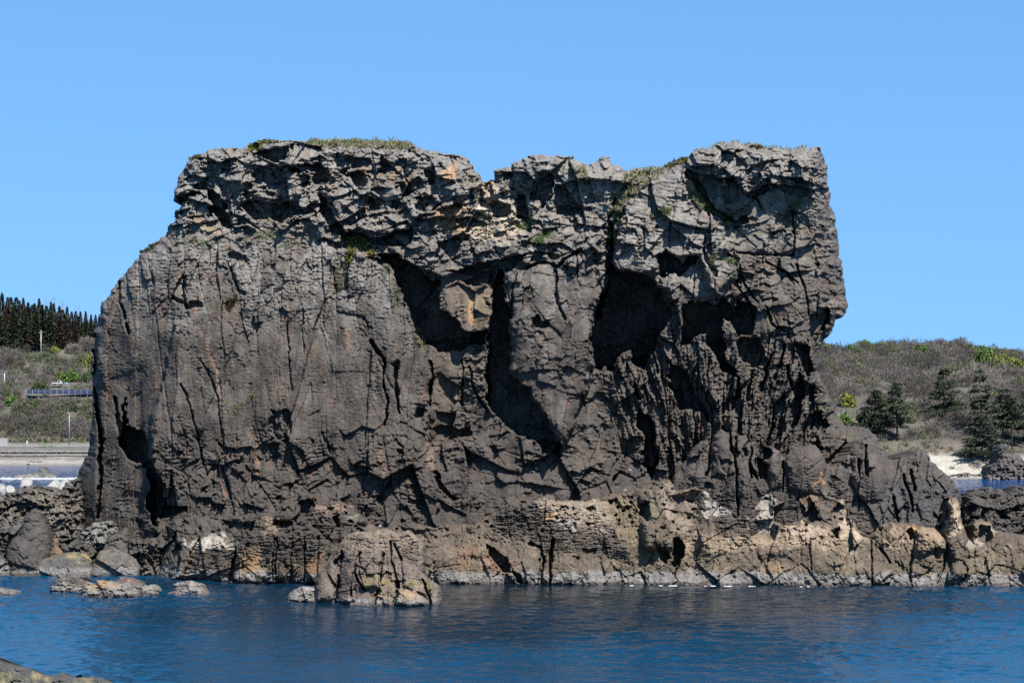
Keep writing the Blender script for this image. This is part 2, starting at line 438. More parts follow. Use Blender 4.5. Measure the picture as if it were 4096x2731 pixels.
# middle upper mass hangs over a diagonal fissure
R.add([(1290,600),(1640,570),(1950,700),(1880,780),(1780,830),(1700,850),(1650,905),(1600,928),(1540,948),(1490,948),(1450,932),(1400,928),(1355,902),(1330,842),(1300,792),(1275,760)], 1.1, 6, gy=0.7)
R.recess([(1275,775),(1300,790),(1330,840),(1355,900),(1400,925),(1450,930),(1490,945),(1540,945),(1600,925),(1650,905),(1655,940),(1640,970),(1590,990),(1560,992),(1520,978),(1480,968),(1420,950),(1370,950),(1328,932),(1296,872),(1278,815)], 1.0, d=1.9)
R.recess([(1665,790),(1720,790),(1770,800),(1745,830),(1690,850),(1665,840)], 1.8)
R.recess([(1640,610),(1700,625),(1735,640),(1720,655),(1680,640)], 1.2)
for p in ([(1400,690),(1440,680),(1470,720),(1450,760),(1410,750)], [(1520,640),(1560,655),(1545,700),(1510,690)], [(1590,740),(1625,735),(1640,775),(1600,790)],
          [(1460,800),(1500,790),(1520,830),(1480,850)], [(1700,680),(1740,690),(1745,730),(1712,735)], [(1405,640),(1450,640),(1470,670),(1420,668)], [(1560,800),(1600,815),(1590,850),(1555,840)]):
    R.recess(p, 1.6)
# saddle: cave and light hollow
R.add([(1870,760),(2000,730),(2110,790),(2110,900),(2040,960),(1900,960),(1840,880)], -1.4, 25)
R.recess([(1955,815),(1975,800),(2010,800),(2035,815),(2040,850),(2030,872),(1990,872),(1965,850)], 2.0)
R.recess([(2066,779),(2105,790),(2112,840),(2100,876),(2075,870),(2062,830)], 1.5)
R.recess([(2150,690),(2200,690),(2212,760),(2185,830),(2165,846),(2150,800),(2120,790),(2135,740)], 0.9)
R.recess([(2220,745),(2260,738),(2300,800),(2330,852),(2240,858),(2215,810)], 1.2)
R.recess([(1985,690),(2040,690),(2060,730),(2050,760),(2020,740)], 1.2)
R.bulge([(1820,750),(1900,745),(1915,800),(1880,835),(1830,820)], 1.2, 30)
# ledges under the saddle
R.add([(1520,960),(1640,930),(1860,960),(2060,950),(2330,930),(2400,1010),(2319,996),(2232,1062),(2179,1053),(2131,1062),(2066,1020),(1970,1046),(1861,1072),(1780,1110),(1700,1080),(1600,1040)], 1.1, 6, gy=0.8)
R.recess([(1790,1085),(1861,1072),(1970,1046),(2066,1020),(2110,1012),(2070,1062),(2040,1085),(1975,1075),(1940,1075),(1900,1095),(1850,1090)], 1.4)
R.crack([(2066,1083),(2131,1062),(2179,1053),(2232,1062),(2319,996)], 12, 1.4)
# the buttress edge and the grotto right of it
R.add([(620,2200),(620,1880),(600,1720),(700,1300),(1290,985),(1400,1000),(1560,1062),(1600,1150),(1640,1250),(1700,1330),(1716,1400),(1725,1500),(1715,1620),(1720,1700),(1742,1800),(1760,2200)], 1.3, 8)
R.recess([(1513,1022),(1565,1066),(1591,1153),(1612,1183),(1634,1235),(1655,1327),(1703,1375),(1720,1388),(1773,1405),(1843,1405),(1877,1379),(1938,1362),(1952,1327),(1873,1335),(1838,1318),(1804,1279),(1790,1240),(1756,1235),(1755,1183),(1770,1120),(1735,1120),(1690,1085),(1640,1050),(1580,1020)], 1, d=5.2)
R.add([(1700,1375),(1955,1340),(1955,1660),(1900,1740),(1740,1780),(1722,1500)], -1.6, 10, gy=-1.2)
R.add([(1760,1110),(1810,1085),(1870,1085),(1960,1090),(1968,1200),(1962,1260),(1955,1325),(1873,1335),(1838,1318),(1804,1279),(1790,1235),(1775,1180)], 0.3, 6, gy=1.2)
R.recess([(1850,1125),(1890,1110),(1935,1085),(1970,1085),(1970,1130),(1900,1140),(1870,1150)], 1.6)
# shaded slot beside the pillar
R.recess([(1983,1087),(1972,1196),(1957,1327),(1944,1435),(1948,1457),(1946,1601),(1965,1644),(2000,1679),(2030,1704),(2078,1748),(2144,1752),(2183,1800),(2244,1822),(2248,1791),(2205,1722),(2183,1665),(2135,1610),(2109,1544),(2044,1501),(2033,1414),(2042,1305),(2040,1244),(2018,1218),(2018,1096)], 1, d=4.6)
R.add([(2018,1096),(2120,1060),(2213,1050),(2292,1012),(2322,1000),(2340,1100),(2362,1174),(2366,1261),(2372,1400),(2376,1470),(2330,1600),(2260,1800),(2205,1722),(2183,1665),(2135,1610),(2109,1544),(2046,1500),(2038,1414),(2046,1305),(2044,1244),(2020,1218)], 1.6, 5)
R.bulge([(2030,1100),(2330,1010),(2370,1200),(2374,1480),(2320,1640),(2250,1800),(2180,1660),(2100,1560),(2044,1480),(2046,1300)], 1.3, 130)
R.recess([(2128,1268),(2150,1262),(2165,1285),(2200,1280),(2200,1302),(2160,1318),(2138,1320),(2128,1300)], 1.6)
R.crack([(2222,1080),(2226,1180),(2240,1240),(2262,1270)], 9, 0.9)
R.crack([(2060,1090),(2050,1170),(2046,1240)], 10, 1.0)
R.crack([(2306,1010),(2308,1110)], 7, 0.8); R.crack([(2266,1060),(2266,1100),(2305,1095)], 6, 0.7)
# the great dark hollow under the brow
R.add([(2500,700),(2700,690),(2780,800),(2900,930),(2940,1100),(2870,1200),(2800,1030),(2700,1030),(2650,1000),(2620,1095),(2553,1091),(2484,1083),(2440,1065),(2440,900)], 1.6, 14, gy=1.6)
R.recess([(2440,1060),(2414,1174),(2379,1261),(2368,1327),(2364,1435),(2379,1475),(2401,1479),(2429,1462),(2429,1483),(2453,1470),(2497,1409),(2523,1405),(2527,1435),(2571,1466),(2597,1414),(2640,1348),(2680,1261),(2671,1218),(2640,1157),(2614,1131),(2553,1091),(2518,1080),(2484,1080)], 1, d=8.2, soft=9)
R.recess([(2635,1017),(2648,1000),(2705,1030),(2731,1065),(2748,1030),(2788,1030),(2766,1074),(2740,1090),(2722,1100),(2679,1085),(2650,1110),(2630,1078)], 1, d=3.6)
R.bulge([(2640,1120),(2660,1095),(2690,1080),(2710,1085),(2722,1110),(2735,1190),(2728,1330),(2716,1330),(2700,1210),(2660,1200),(2645,1160)], 2.2, 40)
R.add([(2779,1078),(2845,1072),(2860,1205),(2850,1216),(2782,1212)], 0.8, 5)
R.recess([(2735,1215),(2855,1218),(2890,1180),(2905,1200),(2925,1235),(2930,1290),(2890,1275),(2895,1330),(2900,1400),(2905,1440),(2960,1500),(2890,1490),(2860,1445),(2848,1400),(2825,1380),(2828,1325),(2800,1322),(2770,1350),(2722,1385),(2725,1320),(2735,1260)], 1, d=4.2)
R.recess([(2931,1235),(2950,1210),(2990,1210),(3010,1230),(3022,1300),(3015,1328),(2980,1338),(2945,1345),(2930,1300)], 1, d=3.8)
R.recess([(2950,1360),(3000,1345),(3040,1360),(3060,1440),(3030,1470),(2985,1460),(2960,1430)], 1, d=2.0)
R.recess([(2527,1440),(2600,1420),(2600,1460),(2560,1490),(2545,1540),(2560,1600),(2530,1560)], 1, d=1.8)
R.recess([(2680,1440),(2740,1480),(2780,1560),(2830,1640),(2850,1700),(2810,1650),(2760,1640),(2720,1640),(2690,1560)], 1, d=2.6)
R.recess([(2560,1640),(2620,1700),(2630,1790),(2625,1850),(2610,1920),(2570,1850),(2565,1760),(2545,1700)], 1, d=3.2)
R.recess([(3170,1580),(3200,1480),(3225,1540),(3200,1640),(3170,1740),(3150,1700)], 1, d=2.6)
R.recess([(3190,1780),(3205,1700),(3240,1650),(3290,1640),(3310,1700),(3275,1760),(3280,1800),(3230,1830)], 1, d=2.4)
R.recess([(3232,1330),(3250,1260),(3275,1240),(3310,1230),(3320,1290),(3290,1330),(3255,1390)], 1, d=3.0)
R.recess([(3180,1360),(3240,1390),(3250,1480),(3220,1510),(3200,1440)], 1, d=2.2)
for p in ([(3100,1520),(3140,1380)], [(3050,1560),(3080,1420)], [(3180,1600),(3150,1460)], [(2930,1640),(2960,1510)], [(2990,1600),(3010,1480)]):
    R.crack(p, 12, 1.6)
# right cap with hanging teeth, fissure below it
R.add([(2740,600),(2900,560),(3300,570),(3330,760),(3249,765),(3206,735),(3140,733),(3075,735),(3040,745),(3000,760),(2966,772),(2950,730),(2923,712),(2879,712),(2835,698),(2753,690)], 1.2, 5, gy=1.0)
for p in ([(2761,690),(2835,700),(2879,712),(2885,760),(2870,800),(2830,790),(2790,760),(2765,740)], [(2880,712),(2950,712),(2966,772),(2950,815),(2900,800)],
          [(2985,765),(3040,748),(3075,740),(3075,760),(3020,790),(2990,790)], [(3085,735),(3206,738),(3245,765),(3230,785),(3140,770),(3100,760)]):
    R.recess(p, 1.3, d=1.1)
for p in ([(2885,700),(2905,695),(2910,745),(2890,750)], [(2955,700),(2985,690),(2995,760),(2965,775)], [(3030,690),(3060,690),(3062,730),(3035,735)]):
    R.bulge(p, 1.1, 14)
R.crack([(2757,700),(2800,760),(2835,805),(2857,848),(2901,872),(2944,896),(2975,880)], 26, 2.0)
R.crack([(2820,960),(2815,1000),(2840,1060),(2860,1100)], 14, 1.2)
R.recess([(2860,1030),(2880,1020),(2900,1000),(2915,1010),(2935,1030),(2940,1050),(2880,1040)], 1.6)
for p in ([(3172,850),(3174,1020)], [(2950,1010),(3060,1020),(3180,1020)], [(3060,1055),(3140,1090),(3190,1130)], [(2960,1100),(3000,1170),(3030,1210)], [(3190,1060),(3230,1180),(3240,1260)], [(2960,1060),(2950,1140),(2990,1200),(3020,1300)], [(3060,1230),(3090,1290),(3140,1320)]):
    R.crack(p, 8, 0.8)
# gully with grass
R.crack([(2570,700),(2500,770),(2470,830),(2455,900),(2445,960),(2440,1060)], 42, 1.8)
R.crack([(2448,900),(2440,1060),(2420,1160),(2390,1260)], 16, 2.4)
# left end: dark wedge and fissures
R.recess([(501,1588),(496,1644),(483,1701),(477,1779),(492,1796),(514,1831),(553,1848),(583,1879),(590,1927),(605,1944),(588,1979),(588,2022),(605,2066),(623,2105),(636,2079),(688,2062),(740,2040),(736,2018),(666,2014),(658,1957),(636,1892),(618,1840),(601,1809),(566,1727),(544,1705),(510,1712)], 1, d=5.0)
R.crack([(383,1344),(379,1535),(383,1640),(392,1710),(405,1779),(405,1870),(398,1960),(392,2066)], 14, 2.2)
R.recess([(383,1620),(395,1640),(415,1760),(410,1790),(395,1760),(385,1690)], 1, d=2.4)
R.crack([(475,1126),(483,1209),(500,1270)], 12, 1.6); R.crack([(505,1300),(515,1330)], 14, 1.4)
R.crack([(455,1590),(470,1650),(475,1720),(483,1780)], 12, 1.4)
R.recess([(905,1020),(940,1015),(975,1020),(990,1040),(960,1050),(915,1035)], 1.6)
R.recess([(690,1186),(715,1192),(750,1210),(790,1200),(800,1212),(770,1225),(745,1228),(700,1205)], 1.5)
R.crack([(742,1110),(735,1160),(745,1220)], 9, 0.9)
R.recess([(920,1030),(935,1100),(945,1165),(975,1160),(980,1180),(945,1185),(925,1120)], 0.35)
R.add([(945,1090),(985,1085),(985,1160),(950,1165)], 0.7, 5)
R.add([(1013,1262),(1045,1258),(1050,1285),(1015,1298)], 0.7, 4)
R.crack([(720,1540),(760,1620),(790,1760),(830,1900)], 7, 0.6); R.crack([(800,1440),(850,1540),(880,1640),(900,1780)], 7, 0.6)
R.crack([(1150,1290),(1158,1440),(1165,1560)], 6, 0.7); R.crack([(1210,1240),(1215,1420)], 5, 0.5)
R.crack([(1716,1444),(1722,1530),(1720,1620)], 13, 2.4)
R.crack([(1538,1431),(1536,1531),(1556,1618),(1540,1705)], 9, 1.5); R.crack([(1586,1466),(1592,1560),(1599,1649)], 10, 1.4)
R.crack([(1486,1370),(1510,1410),(1540,1444)], 14, 1.4)
R.recess([(1565,1450),(1595,1445),(1592,1480)], 1.6); R.recess([(1655,1650),(1695,1630),(1690,1670),(1660,1680)], 1.6)
R.crack([(1880,1470),(1900,1560),(1930,1610),(1950,1650)], 8, 0.8); R.crack([(1850,1440),(1848,1620)], 9, 0.9)
R.recess([(1700,1720),(1760,1700),(1830,1720),(1880,1710),(1890,1740),(1840,1765),(1790,1760),(1730,1790)], 1, d=1.2)
R.recess([(1085,1640),(1165,1650),(1160,1700),(1150,1780),(1110,1750),(1075,1720)], 1, d=0.9)
R.recess([(870,1760),(920,1800),(1000,1790),(1010,1830),(960,1850),(900,1830)], 1, d=0.7)
R.recess([(1190,1990),(1195,2050),(1250,2060),(1255,2010),(1240,1995)], 1.6)
R.crack([(1740,1890),(1770,1950),(1815,1990)], 16, 1.4)

# --- colour of the stone
R.col[:] = np.array(BROWN, np.float32)
R.mix(DARK, sstep(-0.35, 0.5, R.N + 0.5 * n2))
R.mix(MID, 0.8 * sstep(0.05, 0.6, fbm(U / 60, V / 170, 4, 71)))
R.mix((0.17, 0.155, 0.135), 0.6 * sstep(0.3, 0.7, fbm(U / 16, V / 240, 4, 70)) * sstep(2000, 1500, V)); R.mix(DARK, 0.8 * sstep(0.25, 0.7, fbm(U / 24, V / 210, 4, 69)))
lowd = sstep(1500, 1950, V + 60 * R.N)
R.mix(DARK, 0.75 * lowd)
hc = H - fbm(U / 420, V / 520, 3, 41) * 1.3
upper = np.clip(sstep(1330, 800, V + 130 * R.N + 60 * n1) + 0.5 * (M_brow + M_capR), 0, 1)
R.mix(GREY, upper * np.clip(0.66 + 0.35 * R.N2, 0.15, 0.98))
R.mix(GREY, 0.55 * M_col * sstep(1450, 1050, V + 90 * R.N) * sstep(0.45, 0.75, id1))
R.mix((0.125, 0.105, 0.088), 0.6 * M_face * sstep(-0.2, 0.5, R.N)); R.mix((0.14, 0.13, 0.08), 0.5 * M_face * sstep(0.1, 0.6, fbm(U / 80, V / 110, 3, 72)))
R.mix(BROWN, 0.8 * M_end * sstep(-0.4, 0.3, R.N2))
R.mix((0.17, 0.12, 0.09), 0.5 * sstep(0.35, 0.7, fbm(U / 35, V / 190, 4, 73)) * sstep(1900, 1100, V))
R.mix(RUST, 0.45 * sstep(0.55, 0.85, fbm(U / 22, V / 150, 4, 74)))
# ochre and pale patches
R.tint([(1760,830),(1830,825),(1880,860),(1880,930),(1840,940),(1760,910),(1740,870)], OCHRE, 0.75, 20)
R.tint([(1880,740),(1990,750),(2060,830),(2110,880),(2080,930),(2030,960),(1900,960),(1860,930),(1890,850),(1930,790)], (0.56,0.46,0.35), 0.9, 20)
R.tint([(1890,830),(1930,810),(1930,880),(1890,900)], WHITE, 0.7, 14)
R.tint([(1770,690),(1825,660),(1830,720),(1780,730)], OCHRE, 0.7, 14); R.tint([(1840,690),(1910,690),(1930,730),(1870,750)], (0.22,0.18,0.13), 0.7, 16)
R.tint([(1930,720),(1980,720),(1990,750),(1940,760)], (0.36,0.27,0.18), 0.7, 14)
R.tint([(770,870),(830,880),(890,920),(890,950),(830,950),(780,900)], (0.36,0.26,0.15), 0.75, 16)
R.tint([(650,910),(760,900),(800,960),(660,970)], (0.22,0.19,0.15), 0.6, 20)
R.tint([(1010,860),(1200,850),(1250,900),(1240,920),(1020,890)], (0.20,0.165,0.12), 0.6, 16)
for c_ in ((1315, 715), (1580, 690), (1640, 720), (1450, 700), (1540, 725), (1700, 780), (1330, 740)):
    R.tint([(c_[0]-28, c_[1]-14), (c_[0]+26, c_[1]-18), (c_[0]+30, c_[1]+14), (c_[0]-24, c_[1]+18)], (0.27,0.18,0.11), 0.6, 12)
R.tint([(1520,985),(1640,990),(1680,1060),(1560,1060)], (0.16,0.12,0.09), 0.6, 20)
R.tint([(1800,1090),(1880,1090),(1900,1300),(1840,1290),(1800,1200)], (0.17,0.125,0.095), 0.8, 12)
R.tint([(1870,1170),(1960,1130),(1965,1320),(1880,1320)], (0.24,0.18,0.115), 0.75, 14)
R.tint([(1730,1395),(1940,1375),(1940,1600),(1740,1640)], (0.155,0.125,0.095), 0.75, 25)
R.tint_line([(1890,1200),(1885,1290)], OCHRE, 10, 0.7)
R.tint([(1700,1770),(1740,1770),(1750,1880),(1700,1860)], (0.25,0.17,0.12), 0.7, 14)
R.tint([(2740,730),(2775,730),(2785,780),(2755,770)], OCHRE, 0.8, 8)
R.tint([(3040,1040),(3120,1060),(3100,1100),(3030,1080)], (0.17,0.13,0.11), 0.7, 12)
R.tint([(3230,900),(3290,890),(3340,1100),(3360,1240),(3290,1180),(3250,1060)], (0.15,0.11,0.085), 0.55, 25)
R.tint([(3330,1180),(3395,1220),(3360,1280),(3320,1230)], (0.27,0.21,0.15), 0.7, 12)
R.tint([(2600,1190),(2640,1160),(2650,1130),(2625,1110)], (0.32,0.27,0.19), 0.7, 6)
R.tint([(2730,1380),(2840,1370),(2840,1400),(2730,1430)], (0.165,0.15,0.135), 0.8, 10)
R.tint([(3280,1520),(3340,1600),(3360,1700),(3480,1800),(3400,1830),(3330,1700),(3280,1640)], OLIVE, 0.6, 20)
for x0, y0, x1, y1, w in ((770,1180,800,1330,9), (815,1350,860,1480,9), (860,1480,900,1640,8), (520,1250,540,1420,6), (600,1500,610,1700,7), (1020,1750,1030,1900,7), (1390,1330,1400,1380,14),
                          (1520,1780,1540,1900,7), (720,1080,700,1200,7), (640,1180,645,1340,5), (1150,1200,1156,1340,6), (1100,1500,1110,1620,6), (880,1850,900,1980,7)):
    R.tint_line([(x0, y0), (x1, y1)], (0.27, 0.155, 0.10), w, 0.75)
R.tint([(2250,1740),(2400,1760),(2430,1900),(2300,1900)], (0.15,0.12,0.095), 0.5, 30)
R.tint([(2500,1700),(2560,1720),(2560,1800),(2500,1780)], (0.17,0.14,0.11), 0.55, 20)
R.tint([(2100,1880),(2300,1850),(2290,1960),(2100,1960)], (0.125,0.105,0.09), 0.6, 30)
R.tint([(2190,830),(2190,600),(2480,640),(2480,780)], GREY, 0.5, 40)
STK = R
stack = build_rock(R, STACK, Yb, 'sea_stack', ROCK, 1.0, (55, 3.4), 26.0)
tag(stack, 'huge dark flat-topped rock rising from the sea, filling the middle of the view', 'rock')

# ================================================================== right shoulder of the stack (smooth fluted outcrop)
SHO = [(2685,1960),(2700,1900),(2740,1845),(2770,1800),(2810,1762),(2830,1753),(2842,1775),(2852,1735),(2880,1717),(2910,1725),(2940,1725),(2950,1742),(2975,1740),(3000,1750),(3025,1777),(3060,1776),
 (3090,1787),(3120,1800),(3140,1828),(3160,1805),(3190,1790),(3235,1782),(3260,1775),(3285,1805),(3315,1862),(3360,1855),(3390,1805),(3420,1770),(3450,1756),(3490,1772),(3520,1803),(3550,1838),(3590,1832),
 (3640,1820),(3656,1805),(3673,1797),(3699,1803),(3721,1823),(3725,1845),(3747,1851),(3760,1875),(3791,1901),(3821,1931),(3838,1962),(3850,1995),(3858,2060),(3860,2260),(2685,2260)]
R = Relief(2660, 3890, 1690, 2270, 2.6, 0.8, 21)
U, V, WU, WV = R.U, R.V, R.WU, R.WV
Yb = np.interp(U, [2660, 2800, 3000, 3300, 3500, 3900], [183.5, 182.0, 181.6, 181.8, 181.8, 184.0]) + np.clip((2100 - V) / 400, 0, 1) * 3.0
H = R.H
H += 0.8 * fbm(U / 200, V / 260, 3, 81) + 0.7 * facets((R.SU + 0.15 * R.SV) / 110, R.SV / 300, 1.0, 1.1, 0.4, 0.035, 82, ov=0)
H += 0.5 * facets(R.SU / 44, R.SV / 66, 0.5, 0.9, 0.15, 0.05, 83) * sstep(-0.1, 0.5, R.N) + 0.06 * fbm(U / 12, V / 8, 3, 84)
lam = ridged(WU / 55, WV / 7.5, 3, 85, 0.55)
H += 0.17 * lam * sstep(1830, 1980, V + 40 * R.N) * (0.4 + 0.6 * (U < 3480))
H += 0.5 * facets(R.SU / 46, R.SV / 120, 0.8, 0.8, 0.35, 0.05, 86) * sstep(3540, 3600, U)
for p in ([(2840,1775),(2836,1850),(2828,1900)], [(2915,1730),(2930,1800),(2945,1850),(2946,1930),(2950,2060)], [(2948,1745),(2948,1810)], [(3006,1790),(3000,1850),(3004,1910)], [(3135,1845),(3130,1960)], [(3437,1830),(3440,1900)], [(3465,1780),(3470,1900)], [(3640,1880),(3660,1960)], [(3610,1900),(3640,1980),(3650,2040)], [(3580,1990),(3590,2080)]):
    R.crack(p, 9, 1.2)
R.recess([(3030,1790),(3050,1780),(3080,1800),(3070,1830),(3050,1850),(3070,1860),(3072,1900),(3060,1925),(3040,1915),(3034,1870),(3030,1840)], 1, d=2.2)
R.recess([(2996,1850),(3010,1850),(3035,1900),(3030,1920),(3010,1890),(3005,1915)], 1, d=1.6)
R.recess([(2970,1795),(2985,1790),(2990,1810),(2975,1822)], 1.6); R.recess([(2870,1830),(2930,1850),(2910,1900),(2880,1880)], 1, d=0.5)
for p in ([(2850,1740),(2930,1725),(2945,1900),(2840,1900)], [(3140,1800),(3280,1790),(3310,1870),(3270,1980),(3160,1960)], [(3400,1800),(3500,1780),(3550,1880),(3540,2000),(3420,2000)], [(3050,1785),(3120,1800),(3135,1950),(3070,1960)]):
    R.bulge(p, 1.0, 60)
R.col[:] = np.array((0.098, 0.082, 0.072), np.float32)
R.mix((0.135, 0.108, 0.09), sstep(0.0, 0.6, R.N) * sstep(2000, 1800, V)); R.mix(DARK, 0.7 * sstep(1850, 1980, V + 50 * R.N) * sstep(3300, 3150, U)); R.mix((0.09, 0.083, 0.083), sstep(3450, 3560, U) * sstep(1880, 1980, V))
R.tint_line([(3290,1895),(3240,1970)], (0.30,0.18,0.11), 9, 0.8); R.tint_line([(3285,1885),(3300,1930)], OCHRE, 8, 0.7)
R.tint([(2825,1975),(2870,2000),(2925,2060),(2820,2080),(2830,2020)], (0.42,0.38,0.33), 0.95, 8)
R.tint([(3220,2000),(3330,1960),(3350,2040),(3280,2060)], (0.17,0.15,0.12), 0.6, 20)
shoulder = build_rock(R, SHO, Yb, 'rock_shoulder', ROCK, 0.8, (14, 0.6), 12.0, waterband=False)
shoulder.parent = stack; shoulder['label'] = 'smooth brown fluted shoulder at the foot of the rock on the right'
SHD = R

# ================================================================== tan wave-cut shelf along the foot
SHELF = [(612,2420),(614,2297),(632,2240),(650,2195),(676,2135),(655,2100),(690,2066),(740,2040),(800,2055),(880,2062),(960,2056),(1030,2052),(1080,2045),(1175,2042),(1195,1995),(1220,1980),(1252,1980),(1262,2012),
 (1300,2020),(1325,1995),(1350,1990),(1380,2015),(1420,2020),(1425,2045),(1465,2075),(1480,2095),(1530,2112),(1600,2092),(1660,2090),(1720,2105),(1800,2098),(1880,2095),(1920,2080),(1955,2060),(1985,2040),(2005,2010),(2035,1980),(2045,1970),(2060,1995),
 (2110,2000),(2150,1995),(2175,1975),(2210,1978),(2225,2000),(2280,1998),(2320,2000),(2400,1990),(2440,1975),(2500,1960),(2560,1948),(2610,1930),(2650,1915),(2680,1914),(2697,1935),(2700,1960),(2740,1955),(2780,1945),(2815,1960),(2835,1990),(2840,2060),
 (2900,2058),(2950,2062),(3010,2050),(3020,1990),(3050,1965),(3075,1960),(3090,1990),(3120,2000),(3160,2005),(3200,1985),(3240,1975),(3270,1985),(3290,2010),(3310,2025),(3345,1995),(3375,1990),(3390,2020),(3420,2090),(3445,2140),(3470,2152),(3520,2100),(3565,2086),(3640,2090),
 (3690,2102),(3735,2106),(3765,2140),(3775,2152),(3768,2100),(3762,2050),(3772,1998),(3790,1984),(3832,1992),(3842,2040),(3850,2090),(3875,2150),(3892,2170),(3886,2100),(3895,2070),(3960,2085),(3985,2120),(4040,2130),(4180,2150),(4300,2200),(4300,2420)]
R = Relief(590, 4300, 1890, 2420, 2.6, 0.9, 31)
U, V, WU, WV = R.U, R.V, R.WU, R.WV
wl = np.interp(U, [600, 700, 900, 1000, 1400, 2400, 3200, 4300], [2305, 2318, 2328, 2334, 2338, 2341, 2346, 2349])
Yb = (F_PX * CAM_H / (wl - HOR)).astype(np.float32)
slope = np.clip((2330 - V) / 330, 0, 1)
Yb = Yb + 1.5 + 4.2 * slope ** 1.3
H = R.H
SU, SV = R.SU, R.SV; RG = sstep(-0.1, 0.5, fbm(U / 110, V / 110, 4, 90, 0.6))
H += 0.8 * fbm(U / 260, V / 200, 2, 91) + 0.25 * fbm(U / 90, V / 90, 3, 92)
H += 0.8 * facets((SU + 0.1 * SV) / 150, SV / 210, 0.9, 1.5, 0.30, 0.03, 93, ov=0) + 0.5 * facets(SU / 54, SV / 80, 0.5, 0.9, 0.15, 0.05, 94, ov=0.1) * (0.3 + 0.8 * RG) + facets(SU / 20, SV / 22, 0.17, 0.24, 0.0, 0.1, 95, ov=0.15) * (0.25 + 0.9 * RG) + 0.45 * facets(SU / 62 + 0.4 * fbm(U / 120, V / 120, 2, 88), SV / 260, 0.6, 0.9, 0.35, 0.04, 89, ov=0)
Mlam = np.clip(R.mask([(1000,2050),(1340,2010),(1440,2120),(1330,2200),(1240,2260),(900,2240)], 30) + R.mask([(1980,2000),(2250,2000),(2460,2100),(2520,2220),(2200,2200),(1960,2130)], 30) + R.mask([(780,2180),(930,2170),(900,2300),(760,2290)], 20) + R.mask([(2850,2040),(3040,2060),(3000,2180),(2880,2140)], 20), 0, 1)
H += (0.03 + 0.22 * Mlam) * ridged(SU / 60, SV / 8, 3, 96, 0.55)
w1 = worley(WU / 30, WV / 24, 97)
H -= 0.9 * sstep(0.36, 0.1, w1[0]) * sstep(0.62, 0.85, w1[2]) * sstep(2200, 2050, V + 60 * R.N)
H += 0.07 * fbm(U / 10, V / 8, 3, 98)
# traced forms
R.bulge([(650,2200),(690,2080),(800,2060),(900,2080),(930,2170),(900,2330),(640,2330)], 1.6, 50)
R.recess([(625,2300),(660,2200),(700,2130),(715,2190),(705,2290),(690,2320)], 1, d=1.8)
R.recess([(730,2300),(770,2190),(800,2150),(810,2190),(780,2290)], 1, d=1.0)
R.bulge([(910,2320),(945,2190),(1000,2130),(1100,2100),(1240,2100),(1320,2160),(1320,2340),(910,2340)], 1.8, 60)
R.recess([(905,2330),(925,2250),(945,2190),(940,2250),(945,2330)], 1, d=1.8)
for x in (1095, 1105, 1168, 1220, 1275): R.crack([(x, 2150), (x - 6, 2320)], 7, 0.8)
R.recess([(1190,2000),(1250,1998),(1255,2020),(1230,2060),(1180,2075),(1195,2040)], 1, d=2.2)
R.recess([(1085,2110),(1110,2075),(1165,2085),(1170,2130),(1120,2130)], 1, d=1.5); R.recess([(1330,2060),(1355,2050),(1358,2095),(1335,2100)], 1, d=1.4)
R.add([(1440,2100),(1700,2020),(1850,2040),(1880,2130),(1700,2200),(1460,2130)], -1.5, 20)
R.bulge([(1580,2090),(1700,2000),(1820,2060),(1800,2120),(1640,2125)], 1.0, 40)
R.recess([(1945,2170),(1985,2185),(2030,2240),(2040,2290),(2010,2280),(1975,2240),(1950,2210)], 1, d=1.8)
R.recess([(2050,2280),(2085,2310),(2100,2340),(2070,2335)], 1, d=1.4)
R.crack([(2160,2190),(2175,2230),(2165,2300)], 10, 1.4); R.crack([(2210,2160),(2200,2250),(2202,2340)], 12, 1.8); R.crack([(2120,2180),(2160,2192),(2180,2240)], 10, 1.1)
R.recess([(2320,2190),(2350,2205),(2390,2190),(2385,2215),(2350,2222),(2330,2210)], 1.4)
R.bulge([(2560,1975),(2600,1950),(2660,1960),(2690,2050),(2690,2200),(2570,2200),(2560,2080)], 1.6, 45)
R.recess([(2560,2010),(2585,2000),(2600,2060),(2580,2075),(2560,2060)], 1, d=1.6); R.recess([(2620,2190),(2660,2180),(2680,2240),(2650,2260)], 1, d=1.5)
R.recess([(2688,2160),(2715,2150),(2740,2180),(2735,2220),(2700,2300),(2690,2260)], 1, d=3.0)
R.add([(2700,1990),(2800,1960),(2840,2040),(2830,2100),(2740,2080)], -1.2, 12)
R.add([(2990,1970),(3080,1960),(3100,2150),(3000,2150)], -1.2, 12)
R.recess([(3095,2030),(3130,2010),(3190,2000),(3215,2030),(3200,2080),(3130,2110),(3090,2090)], 1, d=3.4)
R.recess([(3205,2060),(3260,2015),(3280,2050),(3285,2090),(3240,2095),(3210,2085)], 1, d=3.2)
R.recess([(3320,2050),(3345,2020),(3370,2030),(3350,2060)], 1, d=1.6); R.recess([(3325,2120),(3350,2110),(3350,2150),(3330,2150)], 1, d=1.6)
R.recess([(3455,2140),(3460,2090),(3475,2085),(3495,2105),(3470,2130)], 1, d=1.8); R.recess([(3620,2120),(3650,2110),(3665,2150),(3640,2165)], 1, d=1.8)
R.bulge([(3665,2110),(3730,2105),(3780,2150),(3785,2200),(3670,2210)], 1.2, 40)
R.recess([(3762,2060),(3775,2000),(3800,1990),(3785,2060),(3780,2140),(3765,2120)], 1, d=1.8)
R.bulge([(3790,2010),(3835,2000),(3860,2120),(3880,2300),(3800,2330),(3790,2150)], 1.3, 35)
for p in ([(3655,2160),(3650,2220),(3640,2330)], [(3785,2180),(3775,2260),(3750,2330)], [(3480,2160),(3490,2240),(3485,2340)], [(3520,2190),(3560,2250)], [(3240,2160),(3245,2280)]):
    R.crack(p, 7, 0.7)
